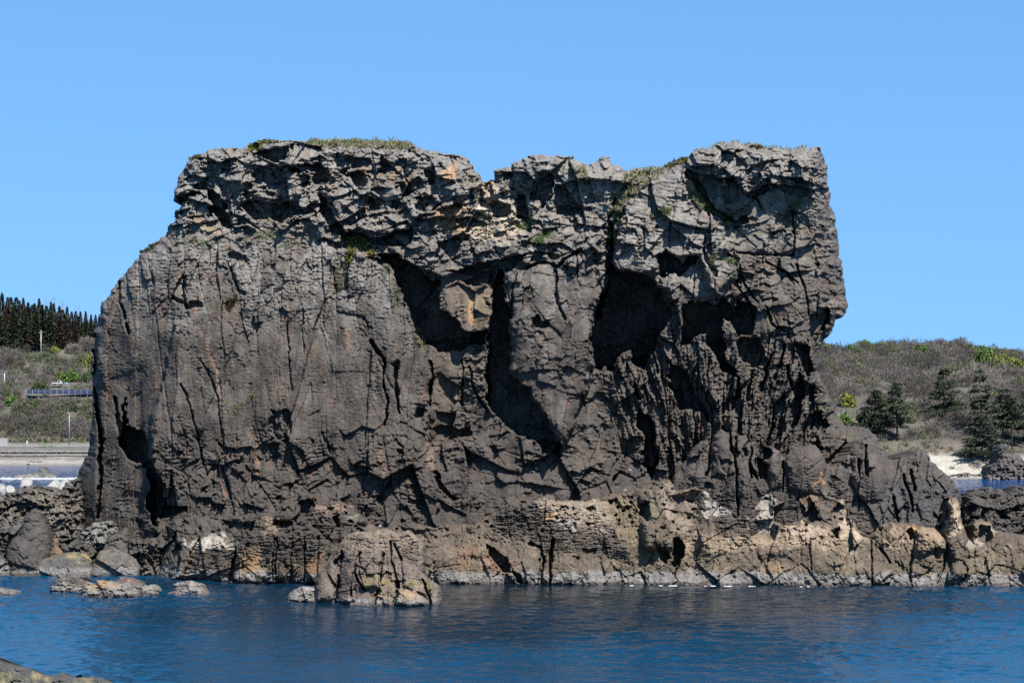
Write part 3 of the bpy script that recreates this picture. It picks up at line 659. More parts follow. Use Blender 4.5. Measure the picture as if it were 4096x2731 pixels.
R.recess([(3915,2100),(3960,2100),(3975,2150),(3930,2180),(3905,2160)], 1, d=1.4)
# colours
R.col[:] = np.array((0.138, 0.106, 0.078), np.float32)
R.mix(DARK, 0.8 * sstep(1500, 1150, U + 200 * R.N) * sstep(2280, 2180, V + 40 * R.N2)); R.mix((0.12, 0.10, 0.085), 0.7 * sstep(0.0, 0.6, R.N + 0.4 * R.N2))
R.mix(OLIVE, 0.6 * sstep(2150, 2230, V + 60 * R.N) * sstep(-0.3, 0.3, R.N2)); R.mix((0.25, 0.195, 0.135), 0.6 * sstep(0.0, 0.6, fbm(U / 70, V / 110, 4, 99)) * sstep(1300, 1700, U))
R.mix(DARK, 0.75 * Mlam)
R.tint([(1250,1980),(1900,1960),(1900,2080),(1600,2100),(1400,2060)], DARK, 0.8, 25)
R.tint([(710,2165),(760,2160),(830,2150),(890,2125),(900,2160),(945,2175),(930,2190),(850,2195),(750,2190)], (0.43,0.38,0.32), 0.95, 8)
R.tint([(950,2200),(1050,2190),(1060,2300),(960,2310)], (0.26,0.19,0.11), 0.7, 25); R.tint([(1230,2230),(1290,2230),(1270,2300),(1215,2310)], (0.24,0.13,0.07), 0.8, 15)
R.tint([(980,2230),(1030,2220),(1020,2290),(985,2290)], OCHRE, 0.5, 15)
R.tint([(1050,2060),(1130,2090),(1090,2150),(1060,2130)], (0.33,0.25,0.17), 0.7, 15); R.tint([(1260,2010),(1300,2020),(1290,2050),(1255,2050)], (0.30,0.2,0.15), 0.7, 10); R.tint([(1330,2025),(1400,2020),(1380,2050),(1335,2045)], (0.30,0.2,0.15), 0.7, 10)
R.tint([(1400,2040),(1440,2040),(1430,2075),(1395,2080)], (0.24,0.22,0.19), 0.7, 12)
R.tint([(1820,2190),(1900,2180),(1900,2290),(1830,2290)], (0.25,0.155,0.10), 0.6, 22); R.tint([(1940,2220),(2060,2250),(2050,2310),(1950,2300)], (0.27,0.15,0.10), 0.6, 22)
R.tint([(2150,2010),(2400,2000),(2460,2060),(2420,2130),(2330,2110),(2260,2080),(2180,2070)], (0.37,0.295,0.22), 0.8, 18)
R.tint([(2210,2075),(2280,2080),(2330,2120),(2260,2110)], (0.40,0.35,0.31), 0.9, 8); R.tint([(2180,2050),(2240,2050),(2235,2070),(2185,2068)], OCHRE, 0.7, 8)
R.tint([(2350,2080),(2440,2090),(2460,2140),(2350,2120)], (0.22,0.17,0.15), 0.7, 12)
R.tint([(2440,2000),(2570,1990),(2580,2150),(2500,2180),(2440,2080)], (0.21,0.165,0.10), 0.7, 20); R.tint([(2530,2220),(2580,2220),(2580,2250),(2530,2250)], YEL, 0.6, 12)
R.tint([(2570,1960),(2660,1960),(2690,2060),(2620,2060)], (0.22,0.185,0.125), 0.75, 15); R.tint([(2660,1930),(2695,1950),(2695,2150),(2670,2100)], (0.34,0.27,0.21), 0.8, 10)
R.tint([(2700,2060),(2760,2080),(2760,2120),(2700,2110)], (0.28,0.23,0.17), 0.8, 12); R.tint([(2720,1960),(2830,1960),(2830,2040),(2730,2040)], (0.22,0.18,0.15), 0.7, 14)
R.tint([(3010,1980),(3090,1980),(3110,2120),(3000,2130)], (0.40,0.36,0.30), 0.75, 14)
R.tint([(2720,2140),(2900,2140),(3100,2140),(3420,2110),(3450,2160),(3400,2200),(3180,2180),(2960,2210),(2760,2200)], (0.36,0.27,0.185), 0.85, 22)
R.tint([(3130,2085),(3240,2100),(3300,2130),(3180,2160),(3120,2140)], (0.47,0.36,0.26), 0.9, 12); R.tint([(3370,2030),(3420,2090),(3440,2150),(3360,2160),(3355,2090)], (0.46,0.36,0.265), 0.9, 12)
R.tint([(3190,1980),(3260,1975),(3270,2010),(3200,2005)], RUST, 0.7, 8)
R.tint([(3560,2090),(3780,2120),(3785,2200),(3650,2210),(3520,2180)], (0.36,0.265,0.175), 0.85, 18); R.tint([(3630,2095),(3660,2090),(3665,2130),(3640,2125)], OCHRE, 0.8, 8)
R.tint([(3795,2010),(3830,2005),(3850,2120),(3800,2150)], (0.47,0.36,0.25), 0.9, 10); R.tint([(3890,2080),(3970,2090),(3980,2130),(3900,2130)], (0.34,0.26,0.185), 0.8, 12)
R.tint([(3870,2140),(3940,2170),(3930,2190),(3880,2180)], WHITE, 0.6, 10); R.tint([(3880,2180),(4000,2200),(4020,2300),(3880,2300)], (0.22,0.175,0.12), 0.7, 25)
R.tint([(3050,2260),(3120,2260),(3110,2310),(3050,2310)], (0.28,0.18,0.10), 0.6, 14)
shelf = build_rock(R, SHELF, Yb, 'rock_shelf', ROCK, 0.8, (26, 1.3), 9.0, bandtop=1.05)
shelf.parent = stack; shelf['label'] = 'tan and brown wave-cut shelf along the waterline with a whitish tide band'
SHF = R

# ================================================================== other rocks, one body each
def lump(name, label, cat, outline, Y, depth, back, kind, seed, group=None, step=2.6, cols=None, paint=None, edge=None, jag=0.8, waterband=True, bandtop=0.5, parent=None, scale=1.0):
    o = np.asarray(outline, float)
    R = Relief(o[:, 0].min() - 20, o[:, 0].max() + 20, o[:, 1].min() - 20, o[:, 1].max() + 20, step, 0.8 * min(1, jag + .2), seed)
    U, V, WU, WV = R.U, R.V, R.WU, R.WV
    sd = poly_sd(U, V, outline); w = min(np.ptp(o[:, 0]), np.ptp(o[:, 1])) * 0.5
    t = 1 - np.clip(sd / w, 0, 1)
    R.H += depth * (np.sqrt(np.maximum(1 - t * t, 0)) - 1)
    # the higher on the rock, the farther back
    R.H -= depth * 0.9 * np.clip((o[:, 1].max() - V) / max(np.ptp(o[:, 1]), 1), 0, 1)
    k = scale
    if kind == 'boulder':
        R.H += 0.5 * facets(R.SU / (95 * k), R.SV / (80 * k), 0.6, 1.3, 0.0, 0.05, seed) + 0.25 * facets(R.SU / (38 * k), R.SV / (34 * k), 0.2, 0.8, 0.12, 0.05, seed + 1) + 0.5 * facets(WU / 13, WV / 12, 0.08, 0.2, 0, .1, seed + 2)
    elif kind == 'rough':
        a = worley(R.SU / (34 * k), WV / (28 * k), seed + 3)
        R.H += 0.6 * facets(R.SU / (75 * k), R.SV / (65 * k), 0.9, 1.0, 0.3, 0.06, seed) + 0.8 * facets(R.SU / (27 * k), R.SV / (25 * k), 0.5, 0.7, 0.2, 0.08, seed + 1) + facets(WU / 11, WV / 10, 0.16, 0.3, 0, .1, seed + 2) - 0.6 * sstep(0.36, 0.2, a[0]) * (a[2] > 0.7)
    elif kind == 'bedded':
        R.H += 0.35 * facets(R.SU / (70 * k), R.SV / (60 * k), 0.7, 0.9, 0.3, 0.06, seed) + 0.3 * facets(R.SU / (24 * k), R.SV / (20 * k), 0.4, 0.7, 0.25, 0.08, seed + 1) + 0.14 * ridged(WU / 50, WV / 8, 3, seed + 4) + 0.06 * fbm(U / 9, V / 7, 3, seed + 5)
    elif kind == 'smooth':
        R.H += 0.25 * facets(R.SU / (60 * k), R.SV / (40 * k), 0.4, 0.9, 0.3, 0.06, seed) + 0.12 * fbm(U / 20, V / 16, 4, seed + 5)
    R.H += 0.05 * fbm(U / 8, V / 8, 3, seed + 6)
    c = cols or (BROWN, DARK, MID)
    R.col[:] = np.array(c[0], np.float32)
    R.mix(c[1], sstep(-0.2, 0.5, R.N)); R.mix(c[2], 0.8 * sstep(0.1, 0.6, R.N2))
    if paint: paint(R)
    ob = build_rock(R, outline, np.float32(Y), name, ROCK, jag, edge or (14, depth * 0.25), back, parent, waterband, bandtop)
    if parent is None: tag(ob, label, cat, group)
    return ob, R

# fore islet with the gull
ISL = [(1250,2460),(1250,2408),(1255,2384),(1263,2318),(1277,2284),(1303,2271),(1320,2235),(1338,2205),(1364,2162),(1385,2136),(1429,2122),(1465,2128),(1494,2120),(1538,2113),(1590,2127),(1638,2118),(1655,2136),(1681,2149),
 (1695,2188),(1697,2253),(1690,2288),(1721,2314),(1751,2336),(1764,2366),(1766,2419),(1764,2460)]
R = Relief(1230, 1785, 2095, 2460, 2.2, 0.7, 51)
U, V, WU, WV = R.U, R.V, R.WU, R.WV
wl = np.interp(U, [1240, 1340, 1500, 1700, 1770], [2408, 2416, 2425, 2422, 2416])
Yb = F_PX * CAM_H / (wl - HOR) + 0.4 + 4.5 * np.clip((2420 - V) / 300, 0, 1) ** 1.4
R.H += 0.5 * fbm(U / 130, V / 150, 3, 101) + 0.5 * facets((R.SU - 0.12 * (V - 2260)) / 74, R.SV / 210, 0.8, 1.2, 0.3, 0.04, 102, ov=0) + 0.5 * facets(R.SU / 34, R.SV / 44, 0.4, 0.8, 0.10, 0.05, 103) * sstep(-0.1, 0.5, R.N) + 0.05 * fbm(U / 9, V / 8, 3, 104)
R.H += 0.17 * ridged(WU / 60, WV / 8, 3, 105, 0.55) * sstep(2330, 2200, V)
for p in ([(1562,2165),(1565,2230),(1580,2290),(1598,2345)], [(1580,2175),(1610,2240)], [(1535,2215),(1520,2290),(1512,2340),(1500,2420)], [(1445,2205),(1420,2270),(1432,2320),(1465,2362)], [(1430,2260),(1405,2330),(1400,2380)], [(1685,2320),(1710,2380),(1725,2415)], [(1590,2360),(1575,2420)], [(1350,2300),(1345,2410)]):
    R.crack(p, 9, 1.0)
R.recess([(1335,2250),(1365,2200),(1380,2230),(1360,2285)], 1, d=1.4); R.recess([(1578,2320),(1600,2320),(1596,2355),(1585,2350)], 1, d=1.2)
for p in ([(1270,2290),(1340,2270),(1350,2400),(1260,2400)], [(1355,2300),(1440,2180),(1420,2400),(1355,2405)], [(1590,2362),(1650,2355),(1710,2400),(1720,2425),(1590,2425)], [(1440,2220),(1530,2200),(1520,2360),(1440,2350)], [(1610,2240),(1700,2280),(1720,2400),(1610,2340)]):
    R.bulge(p, 0.7, 30)
R.col[:] = np.array((0.19, 0.15, 0.12), np.float32)
R.mix((0.12, 0.095, 0.08), sstep(-0.3, 0.3, R.N) * sstep(1500, 1380, U)); R.mix((0.30, 0.235, 0.17), 0.7 * sstep(2210, 2150, V + 20 * R.N)); R.mix((0.11, 0.095, 0.085), 0.6 * sstep(0.1, 0.6, R.N2))
R.tint([(1450,2315),(1510,2315),(1505,2340),(1460,2340)], YEL, 0.55, 12); R.tint([(1525,2312),(1575,2310),(1575,2335),(1525,2335)], YEL, 0.6, 12); R.tint([(1605,2325),(1660,2325),(1655,2340),(1605,2335)], YEL, 0.6, 10); R.tint([(1690,2320),(1725,2330),(1715,2350),(1695,2340)], YEL, 0.7, 8)
R.tint([(1595,2365),(1650,2358),(1690,2385),(1640,2400),(1600,2400)], (0.42,0.29,0.19), 0.8, 10); R.tint([(1510,2350),(1570,2355),(1560,2400),(1510,2395)], (0.27,0.2,0.12), 0.6, 14)
islet = build_rock(R, ISL, Yb, 'islet_rock', ROCK, 0.7, (22, 1.6), 8.0, bandtop=0.62)
tag(islet, 'tan domed rock with yellow lichen in the water, a white gull on top', 'rock')
ISR = R
lump('low_rock', 'small low whitish rock touching the left foot of the domed gull rock', 'rock', [(1140,2425),(1144,2392),(1159,2366),(1194,2345),(1229,2340),(1262,2345),(1275,2400),(1270,2425)], 162.3, 1.2, 3, 'bedded', 111, cols=((0.22,0.2,0.175), (0.16,0.14,0.12), (0.36,0.34,0.32)), step=2.2)

LIGHTC = ((0.26, 0.235, 0.20), (0.17, 0.145, 0.12), (0.36, 0.33, 0.29))
def pA(R): R.tint([(225,2290),(335,2285),(335,2330),(300,2340),(240,2310)], (0.12,0.105,0.095), 0.9, 10)
def pB(R): R.tint([(340,2320),(385,2325),(385,2350),(335,2350)], (0.34,0.24,0.13), 0.8, 8); R.tint([(390,2315),(470,2320),(470,2350),(390,2345)], (0.36,0.22,0.12), 0.8, 8)
lump('low_rock', 'grey rock with dark upright top, leftmost of the low rocks before the boulders', 'rock', [(196,2400),(200,2358),(202,2340),(218,2332),(229,2295),(253,2297),(279,2284),(314,2282),(333,2297),(337,2323),(345,2360),(335,2400)], 170.0, 1.6, 4, 'bedded', 112, group='low rocks in the water', cols=LIGHTC, paint=pA, step=2.2)
lump('low_rock', 'pale long low rock with two orange-brown crowns', 'rock', [(322,2410),(327,2340),(344,2325),(379,2332),(385,2316),(409,2314),(444,2323),(470,2336),(492,2332),(523,2332),(553,2362),(562,2390),(562,2410)], 166.5, 1.6, 4, 'bedded', 113, group='low rocks in the water', cols=LIGHTC, paint=pB, step=2.2)
lump('low_rock', 'reddish brown rock top showing behind the pale long low rock', 'rock', [(455,2400),(464,2323),(479,2310),(523,2306),(562,2319),(570,2340),(575,2400)], 172.5, 1.4, 3, 'bedded', 114, group='low rocks in the water', cols=((0.22,0.15,0.12), (0.15,0.105,0.09), (0.27,0.21,0.18)), step=2.2)
lump('low_rock', 'small white-sided rock with flat brown top beside the pale long rock', 'rock', [(556,2400),(560,2345),(579,2336),(618,2334),(631,2349),(642,2384),(640,2400)], 168.8, 1.2, 3, 'bedded', 115, group='low rocks in the water', cols=LIGHTC, step=2.2)
lump('low_rock', 'grey low rock with a rounded hump and pinkish waterline, rightmost of the low rocks', 'rock', [(648,2405),(655,2382),(668,2369),(690,2362),(692,2336),(719,2323),(762,2319),(801,2332),(819,2353),(851,2380),(855,2405)], 168.2, 1.5, 4, 'bedded', 116, group='low rocks in the water', cols=((0.23,0.20,0.18), (0.15,0.13,0.115), (0.33,0.31,0.29)), step=2.2)
lump('low_rock', 'flat brown rock at the left edge of the picture, just above water', 'rock', [(-60,2400),(-40,2345),(0,2348),(28,2353),(62,2358),(72,2372),(76,2385),(60,2400)], 168.2, 1.0, 3, 'bedded', 117, group='low rocks in the water', cols=((0.16,0.13,0.11), (0.10,0.085,0.075), (0.27,0.24,0.21)), step=2.2)
lump('low_rock', 'tiny wave-washed pale rock at the left edge of the picture', 'rock', [(-30,2440),(-20,2418),(8,2414),(24,2419),(36,2424),(34,2440)], 159.8, 0.4, 1.2, 'bedded', 118, group='low rocks in the water', cols=LIGHTC, step=2.2)

# boulders at the left foot
G = 'boulders at the left foot of the great rock'
DK = ((0.082,0.073,0.068), (0.066,0.06,0.057), (0.10,0.09,0.083))
ROUGHC = ((0.135,0.118,0.098), (0.085,0.074,0.064), (0.20,0.18,0.15))
lump('boulder', 'big dark smooth rounded boulder at the left edge of the boulder heap', 'boulder', [(22,2240),(24,2197),(44,2157),(65,2140),(109,2153),(148,2188),(187,2210),(192,2253),(180,2330),(39,2330)], 187.0, 1.8, 4, 'boulder', 121, G, cols=DK, scale=1.6, jag=.5)
def p7(R):
    R.tint([(265,2215),(300,2207),(320,2225),(310,2245),(285,2240)], YEL, 0.8, 10); R.tint([(330,2212),(355,2215),(360,2232),(335,2238)], (0.42,0.33,0.08), 0.85, 8); R.tint_line([(105,2258),(160,2240),(200,2230)], (0.25,0.22,0.13), 10, .6)
lump('boulder', 'grey flat slab boulder with yellow lichen stains on its top, at the waterline', 'boulder', [(98,2330),(102,2262),(131,2245),(196,2227),(248,2210),(305,2203),(348,2208),(361,2223),(370,2249),(366,2330)], 186.6, 1.4, 4, 'boulder', 122, G, cols=((0.12,0.112,0.10), (0.09,0.083,0.078), (0.15,0.14,0.125)), paint=p7, scale=1.8, jag=.5, bandtop=0.8)
def p8(R): R.tint([(390,2210),(430,2200),(420,2250),(380,2280)], (0.20,0.15,0.10), 0.6, 14)
lump('boulder', 'pale grey-brown streaked slab boulder at the waterline, right of the yellow-stained slab', 'boulder', [(352,2330),(357,2297),(375,2240),(396,2201),(435,2192),(479,2197),(523,2214),(557,2240),(562,2266),(555,2330)], 186.4, 1.4, 4, 'boulder', 123, G, cols=((0.155,0.145,0.125), (0.115,0.105,0.095), (0.18,0.165,0.14)), paint=p8, scale=1.8, jag=.5, bandtop=0.8)
lump('boulder', 'large dark angular boulder peaking behind the smooth rounded one', 'boulder', [(70,2180),(78,2127),(100,2062),(126,2036),(161,2053),(183,2088),(196,2123),(205,2157),(200,2260),(110,2260)], 189.5, 1.8, 5, 'boulder', 124, G, cols=((0.095,0.083,0.075), (0.075,0.066,0.06), (0.12,0.108,0.095)), scale=1.3, jag=.6, waterband=False)
lump('boulder', 'small grey pointed boulder between the large dark ones', 'boulder', [(30,2170),(35,2118),(48,2101),(91,2092),(84,2125),(70,2180)], 190.5, 0.8, 3, 'boulder', 125, G, cols=((0.125,0.12,0.115), (0.10,0.095,0.09), (0.14,0.13,0.125)), jag=.4, waterband=False)
lump('boulder', 'orange-brown boulder wedged above the yellow-stained slab', 'boulder', [(186,2260),(192,2227),(203,2188),(209,2149),(235,2149),(236,2185),(252,2205),(256,2260)], 188.2, 0.9, 3, 'boulder', 126, G, cols=((0.21,0.135,0.085), (0.17,0.115,0.08), (0.19,0.15,0.12)), jag=.4, waterband=False)
lump('boulder', 'long dark rough boulder lying above the yellow-stained slab', 'boulder', [(232,2180),(240,2155),(279,2149),(331,2157),(370,2184),(388,2201),(382,2230),(366,2260),(305,2240),(246,2210)], 188.4, 1.2, 3, 'rough', 127, G, cols=((0.10,0.088,0.076), (0.075,0.066,0.058), (0.15,0.135,0.115)), jag=.6, waterband=False)
lump('boulder', 'light grey craggy boulder, the palest of the heap, against the stack', 'boulder', [(305,2160),(312,2136),(335,2114),(375,2088),(409,2083),(449,2079),(457,2110),(472,2127),(450,2150),(430,2200),(370,2200)], 189.8, 1.4, 4, 'rough', 128, G, cols=((0.21,0.20,0.18), (0.155,0.145,0.13), (0.26,0.245,0.22)), jag=.6, waterband=False)
lump('boulder', 'dark blocky boulder with an upright point, right of the palest boulder', 'boulder', [(405,2240),(414,2166),(435,2140),(470,2131),(486,2118),(496,2101),(508,2118),(514,2150),(530,2250)], 188.6, 1.2, 3, 'boulder', 129, G, cols=((0.10,0.09,0.082), (0.08,0.072,0.066), (0.13,0.118,0.105)), jag=.6, waterband=False)
lump('boulder', 'dark cracked boulder wedged between the pale slab and the shelf', 'boulder', [(508,2250),(512,2160),(540,2144),(566,2157),(610,2140),(649,2144),(645,2218),(630,2262),(622,2330),(584,2330),(560,2290),(540,2260)], 187.2, 1.3, 4, 'rough', 130, G, cols=((0.095,0.083,0.07), (0.07,0.062,0.055), (0.13,0.115,0.095)), jag=.7)
lump('boulder', 'pale-footed boulder cut by the left edge of the picture at the waterline', 'boulder', [(-70,2330),(-50,2230),(0,2227),(26,2245),(39,2266),(42,2330)], 186.9, 1.0, 3, 'boulder', 131, G, cols=((0.13,0.12,0.11), (0.10,0.09,0.085), (0.2,0.19,0.175)), jag=.5, bandtop=.9)
lump('boulder', 'dark broken boulder cut by the left edge of the picture, above the waterline one', 'boulder', [(-60,2260),(-40,2130),(0,2108),(26,2114),(40,2140),(24,2180),(20,2260)], 189.2, 1.0, 4, 'rough', 132, G, cols=DK, jag=.7, waterband=False)
# rough reef mass behind the boulders
def pR(R): R.tint([(150,1990),(260,1990),(290,2060),(220,2080),(150,2040)], (0.22,0.18,0.13), 0.7, 25); R.tint([(180,2030),(230,2010),(280,2100),(200,2110)], (0.18,0.16,0.14), 0.6, 20)
REEF = [(-160,2260),(-150,1990),(0,1976),(19,1978),(29,1968),(48,1972),(61,1960),(69,1949),(86,1949),(96,1939),(115,1939),(130,1935),(138,1937),(145,1945),(163,1957),(172,1949),(191,1947),(210,1945),(218,1951),(230,1955),(247,1960),(251,1949),(262,1939),(262,1920),(277,1920),(291,1916),(310,1910),(330,1980),(340,2300),(60,2320)]
lump('reef_rock', 'jagged brown lava rock mass behind the boulders at the left', 'rock', REEF, 193.5, 2.4, 9, 'rough', 141, cols=ROUGHC, paint=pR, jag=1.1, edge=(16, .8), waterband=False)
# dark outcrop at the right edge
OUT = [(3835,2200),(3842,2060),(3852,1995),(3862,1980),(3878,1964),(3899,1957),(3926,1959),(3943,1948),(3965,1946),(3982,1957),(3990,1950),(4004,1955),(4026,1970),(4045,1955),(4060,1941),(4075,1945),(4096,1948),(4180,1960),(4290,2020),(4300,2300),(3900,2300)]
lump('outcrop_rock', 'dark jagged outcrop behind the shelf at the right edge of the picture', 'rock', OUT, 180.5, 2.6, 8, 'rough', 142, cols=((0.085,0.075,0.066), (0.068,0.06,0.053), (0.11,0.10,0.087)), jag=.9, edge=(16, .8), waterband=False, scale=1.5)
# foreground ledge
def pF(R): R.tint([(0,2700),(60,2700),(80,2725),(0,2730)], YEL, 0.7, 14); R.tint([(130,2690),(200,2700),(190,2720),(120,2715)], (0.30,0.25,0.12), 0.7, 14); R.tint([(300,2712),(360,2712),(360,2730),(300,2730)], (0.28,0.24,0.13), 0.6, 14)
FORE = [(-220,2980),(-200,2560),(-60,2610),(0,2634),(30,2649),(70,2656),(122,2675),(174,2693),(205,2697),(226,2693),(250,2686),(279,2701),(305,2706),(370,2706),(414,2710),(457,2730),(520,2770),(560,2980)]
lump('foreground_ledge', 'wet grey knobbly rock ledge with yellow lichen in the bottom left corner', 'rock', FORE, 101.0, 2.6, 8, 'smooth', 143, cols=((0.095,0.095,0.085), (0.07,0.07,0.064), (0.125,0.12,0.10)), paint=pF, jag=.6, edge=(20, .8), scale=.8)
# ================================================================== far shore: terrain, beach, scrub, trees
rng = np.random.default_rng(5)
LY = np.array([380, 494, 500, 512, 520, 524, 533, 541, 561, 567, 580, 600, 640, 660, 700, 900]); LZ = np.array([-4, -1.5, 0, 0.9, 3.0, 3.7, 4.3, 6.0, 17.2, 18.4, 20.3, 25, 35, 39, 42, 44])
RY = np.array([380, 412, 419, 425, 432, 440, 470, 500, 540, 556, 640, 900]); RZ = np.array([-4, -1.5, 0, 0.9, 3.6, 6.2, 15.5, 23, 29.6, 30.6, 31, 32])
def ground_z(X, Y):
    X = np.asarray(X, float); Y = np.asarray(Y, float)
    k = sstep(-60, 45, X)
    zr = np.interp(Y, RY, RZ)
    zr = zr * (1 + np.where(zr > 3, 1, 0) * (0.03 * np.sin(X / 9.0 + 1) - 0.07 * sstep(88, 150, X) * sstep(8, 30, zr)))
    zl = np.interp(Y, LY, LZ)
    z = zl * (1 - k) + zr * k
    return z + sstep(5, 12, z) * 0.7 * fbm(X / 14 + 3, Y / 14, 3, 401)
def ground_at(px, py, y0=400, y1=760):
    """where the line of sight through a pixel meets the far slope"""
    Y = np.arange(y0, y1, 0.5); X = (px - 2048) / F_PX * Y; Z = CAM_H - (py - HOR) / F_PX * Y
    h = np.nonzero(ground_z(X, Y) >= Z)[0]
    if len(h): i = h[0]
    else:                       # just over the crest: stand on the crest
        m = Y < 640; i = int(np.argmin(np.where(m, (Z - ground_z(X, Y)) / Y, 9)))
    return np.array((X[i], Y[i], float(ground_z(X[i], Y[i]))))

gx = np.arange(-460, 461, 2.5); gy = np.concatenate([np.arange(380, 700, 2.0), np.arange(700, 901, 20)])
GX, GY = np.meshgrid(gx, gy); GZ = ground_z(GX, GY)
nr, nc = GX.shape; ii = np.arange(nr * nc).reshape(nr, nc)
q = np.stack([ii[:-1, :-1], ii[:-1, 1:], ii[1:, 1:], ii[1:, :-1]], -1).reshape(-1, 4)
def land_mat():
    m, nt, b = new_mat('shore_ground')
    a = nd(nt, 'ShaderNodeAttribute', attribute_name='ground_colour'); g = nd(nt, 'ShaderNodeNewGeometry')
    c = vary(nt, a.outputs['Color'], 0.35, 0.7, 1.3, g.outputs['Position'], 5); c = vary(nt, c, 2.5, 0.7, 1.3, g.outputs['Position'], 4)
    nt.links.new(c, b.inputs['Base Color']); b.inputs['Roughness'].default_value = 0.95
    return m
land = mesh_from('hillside_ground', np.stack([GX, GY, GZ], -1).reshape(-1, 3), q, [], land_mat(), smooth=True)
kk = sstep(-60, 45, GX)[..., None]
sand = np.array((0.165, 0.148, 0.135)) * (1 - kk) + np.array((0.22, 0.205, 0.17)) * kk
soil = np.array((0.046, 0.040, 0.032)); dry = np.array((0.072, 0.062, 0.047)); grn = np.array((0.035, 0.048, 0.018))
nz = fbm(GX / 12, GY / 12, 4, 402)[..., None]
gc = soil + (dry - soil) * np.clip(0.5 + nz, 0, 1); gc = gc + (grn - gc) * np.clip(fbm(GX / 20, GY / 16, 3, 403)[..., None] - 0.1, 0, 0.8)
edge = np.where(kk > 0.5, 4.3, 1.6) + 0.7 * nz
gc = sand + (gc - sand) * sstep(-0.5, 0.5, GZ[..., None] - edge)
gc = gc * np.where((GZ < 0.35)[..., None], 0.55, 1)
la = land.data.color_attributes.new("ground_colour", 'FLOAT_COLOR', 'POINT')
la.data.foreach_set("color", np.concatenate([gc, np.ones(GX.shape + (1,))], -1).astype(np.float32).ravel())
tag(land, kind='structure')

# ------------------------------------------------------------------ leaf and twig clouds
def leaf_mat(name, col, var=0.35, trans=0.0):
    m, nt, b = new_mat(name)
    rgb = nd(nt, 'ShaderNodeRGB'); rgb.outputs[0].default_value = (*col, 1)
    a = nd(nt, 'ShaderNodeAttribute', attribute_name='leaf_tint')
    mx = nd(nt, 'ShaderNodeVectorMath', operation='MULTIPLY'); nt.links.new(rgb.outputs[0], mx.inputs[0]); nt.links.new(a.outputs['Vector'], mx.inputs[1])
    g = nd(nt, 'ShaderNodeNewGeometry')
    c = vary(nt, mx.outputs[0], 0.7, 1 - var, 1 + var, g.outputs['Position'], 3)
    nt.links.new(c, b.inputs['Base Color']); b.inputs['Roughness'].default_value = 0.8; b.inputs['Specular IOR Level'].default_value = 0.2
    return m

def cards(P, D, length, width, r):
    """one small pointed leaf or twig per point P along direction D"""
    n = len(P)
    D = D / np.maximum(np.linalg.norm(D, axis=1, keepdims=True), 1e-6)
    S = np.cross(D, r.normal(size=(n, 3))); S /= np.maximum(np.linalg.norm(S, axis=1, keepdims=True), 1e-6)
    L = (np.broadcast_to(length, (n,)) * r.uniform(0.6, 1.3, n))[:, None]; W = (np.broadcast_to(width, (n,)) * r.uniform(0.6, 1.3, n))[:, None]
    a = P - S * W * 0.5; b = P + S * W * 0.5; c = P + D * L + S * W * 0.3; d = P + D * L - S * W * 0.3
    return np.stack([a, b, c, d], 1).reshape(-1, 3)

def cloud_obj(name, V4, tint, mat, parent=None):
    n = len(V4) // 4
    ob = mesh_from(name, V4, np.arange(n * 4).reshape(n, 4), [], mat, parent)
    at_ = ob.data.color_attributes.new("leaf_tint", 'FLOAT_COLOR', 'POINT')
    t = np.asarray(tint, np.float32)
    if t.ndim == 1: t = np.repeat(t[:, None], 3, 1)
    t = np.repeat(np.concatenate([t, np.ones((n, 1), np.float32)], 1), 4, 0)
    at_.data.foreach_set("color", t.astype(np.float32).ravel())
    return ob

def dome(n, r, rx, ry, rz, lumps=6):
    """points through a lumpy shrub crown and outward directions"""
    C0 = r.normal(size=(lumps, 3)); C0 /= np.linalg.norm(C0, axis=1, keepdims=True); C0 *= r.uniform(0.25, 0.7, (lumps, 1)); C0[:, 2] = np.abs(C0[:, 2]) * 0.9 + 0.12
    k = r.integers(0, lumps, n); d = r.normal(size=(n, 3)); d /= np.linalg.norm(d, axis=1, keepdims=True)
    p = C0[k] + d * (r.uniform(0.3, 1, (n, 1)) ** 0.5) * 0.42
    p[:, 2] = np.abs(p[:, 2])
    return p * np.array((rx, ry, rz)), d + np.array((0, 0, 0.5))

M_TWIG = leaf_mat('bare_twigs', (0.095, 0.082, 0.074)); M_GREEN = leaf_mat('green_leaves', (0.062, 0.105, 0.024)); M_DEEP = leaf_mat('deep_green_leaves', (0.026, 0.046, 0.013))
M_YELLOW = leaf_mat('young_leaves', (0.115, 0.125, 0.026)); M_OLIVE = leaf_mat('olive_leaves', (0.080, 0.086, 0.032)); M_PALE = leaf_mat('pale_buds', (0.125, 0.108, 0.095)); M_CEDAR = leaf_mat('cedar_needles', (0.021, 0.027, 0.014), 0.5); M_BROWNC = leaf_mat('browned_cedar_needles', (0.030, 0.021, 0.014), 0.5)
M_PINE = leaf_mat('pine_needles', (0.036, 0.044, 0.026), 0.45); M_DRY = leaf_mat('dry_grass', (0.15, 0.125, 0.08)); M_ANY = leaf_mat('scrub_foliage', (1, 1, 1), 0.3)
M_BARK = plain_mat('bark', (0.030, 0.024, 0.020), 0.95, 3.0, 0.6, 1.4); M_DEAD = plain_mat('dead_wood', (0.16, 0.145, 0.13), 0.9, 3.0, 0.7, 1.3)

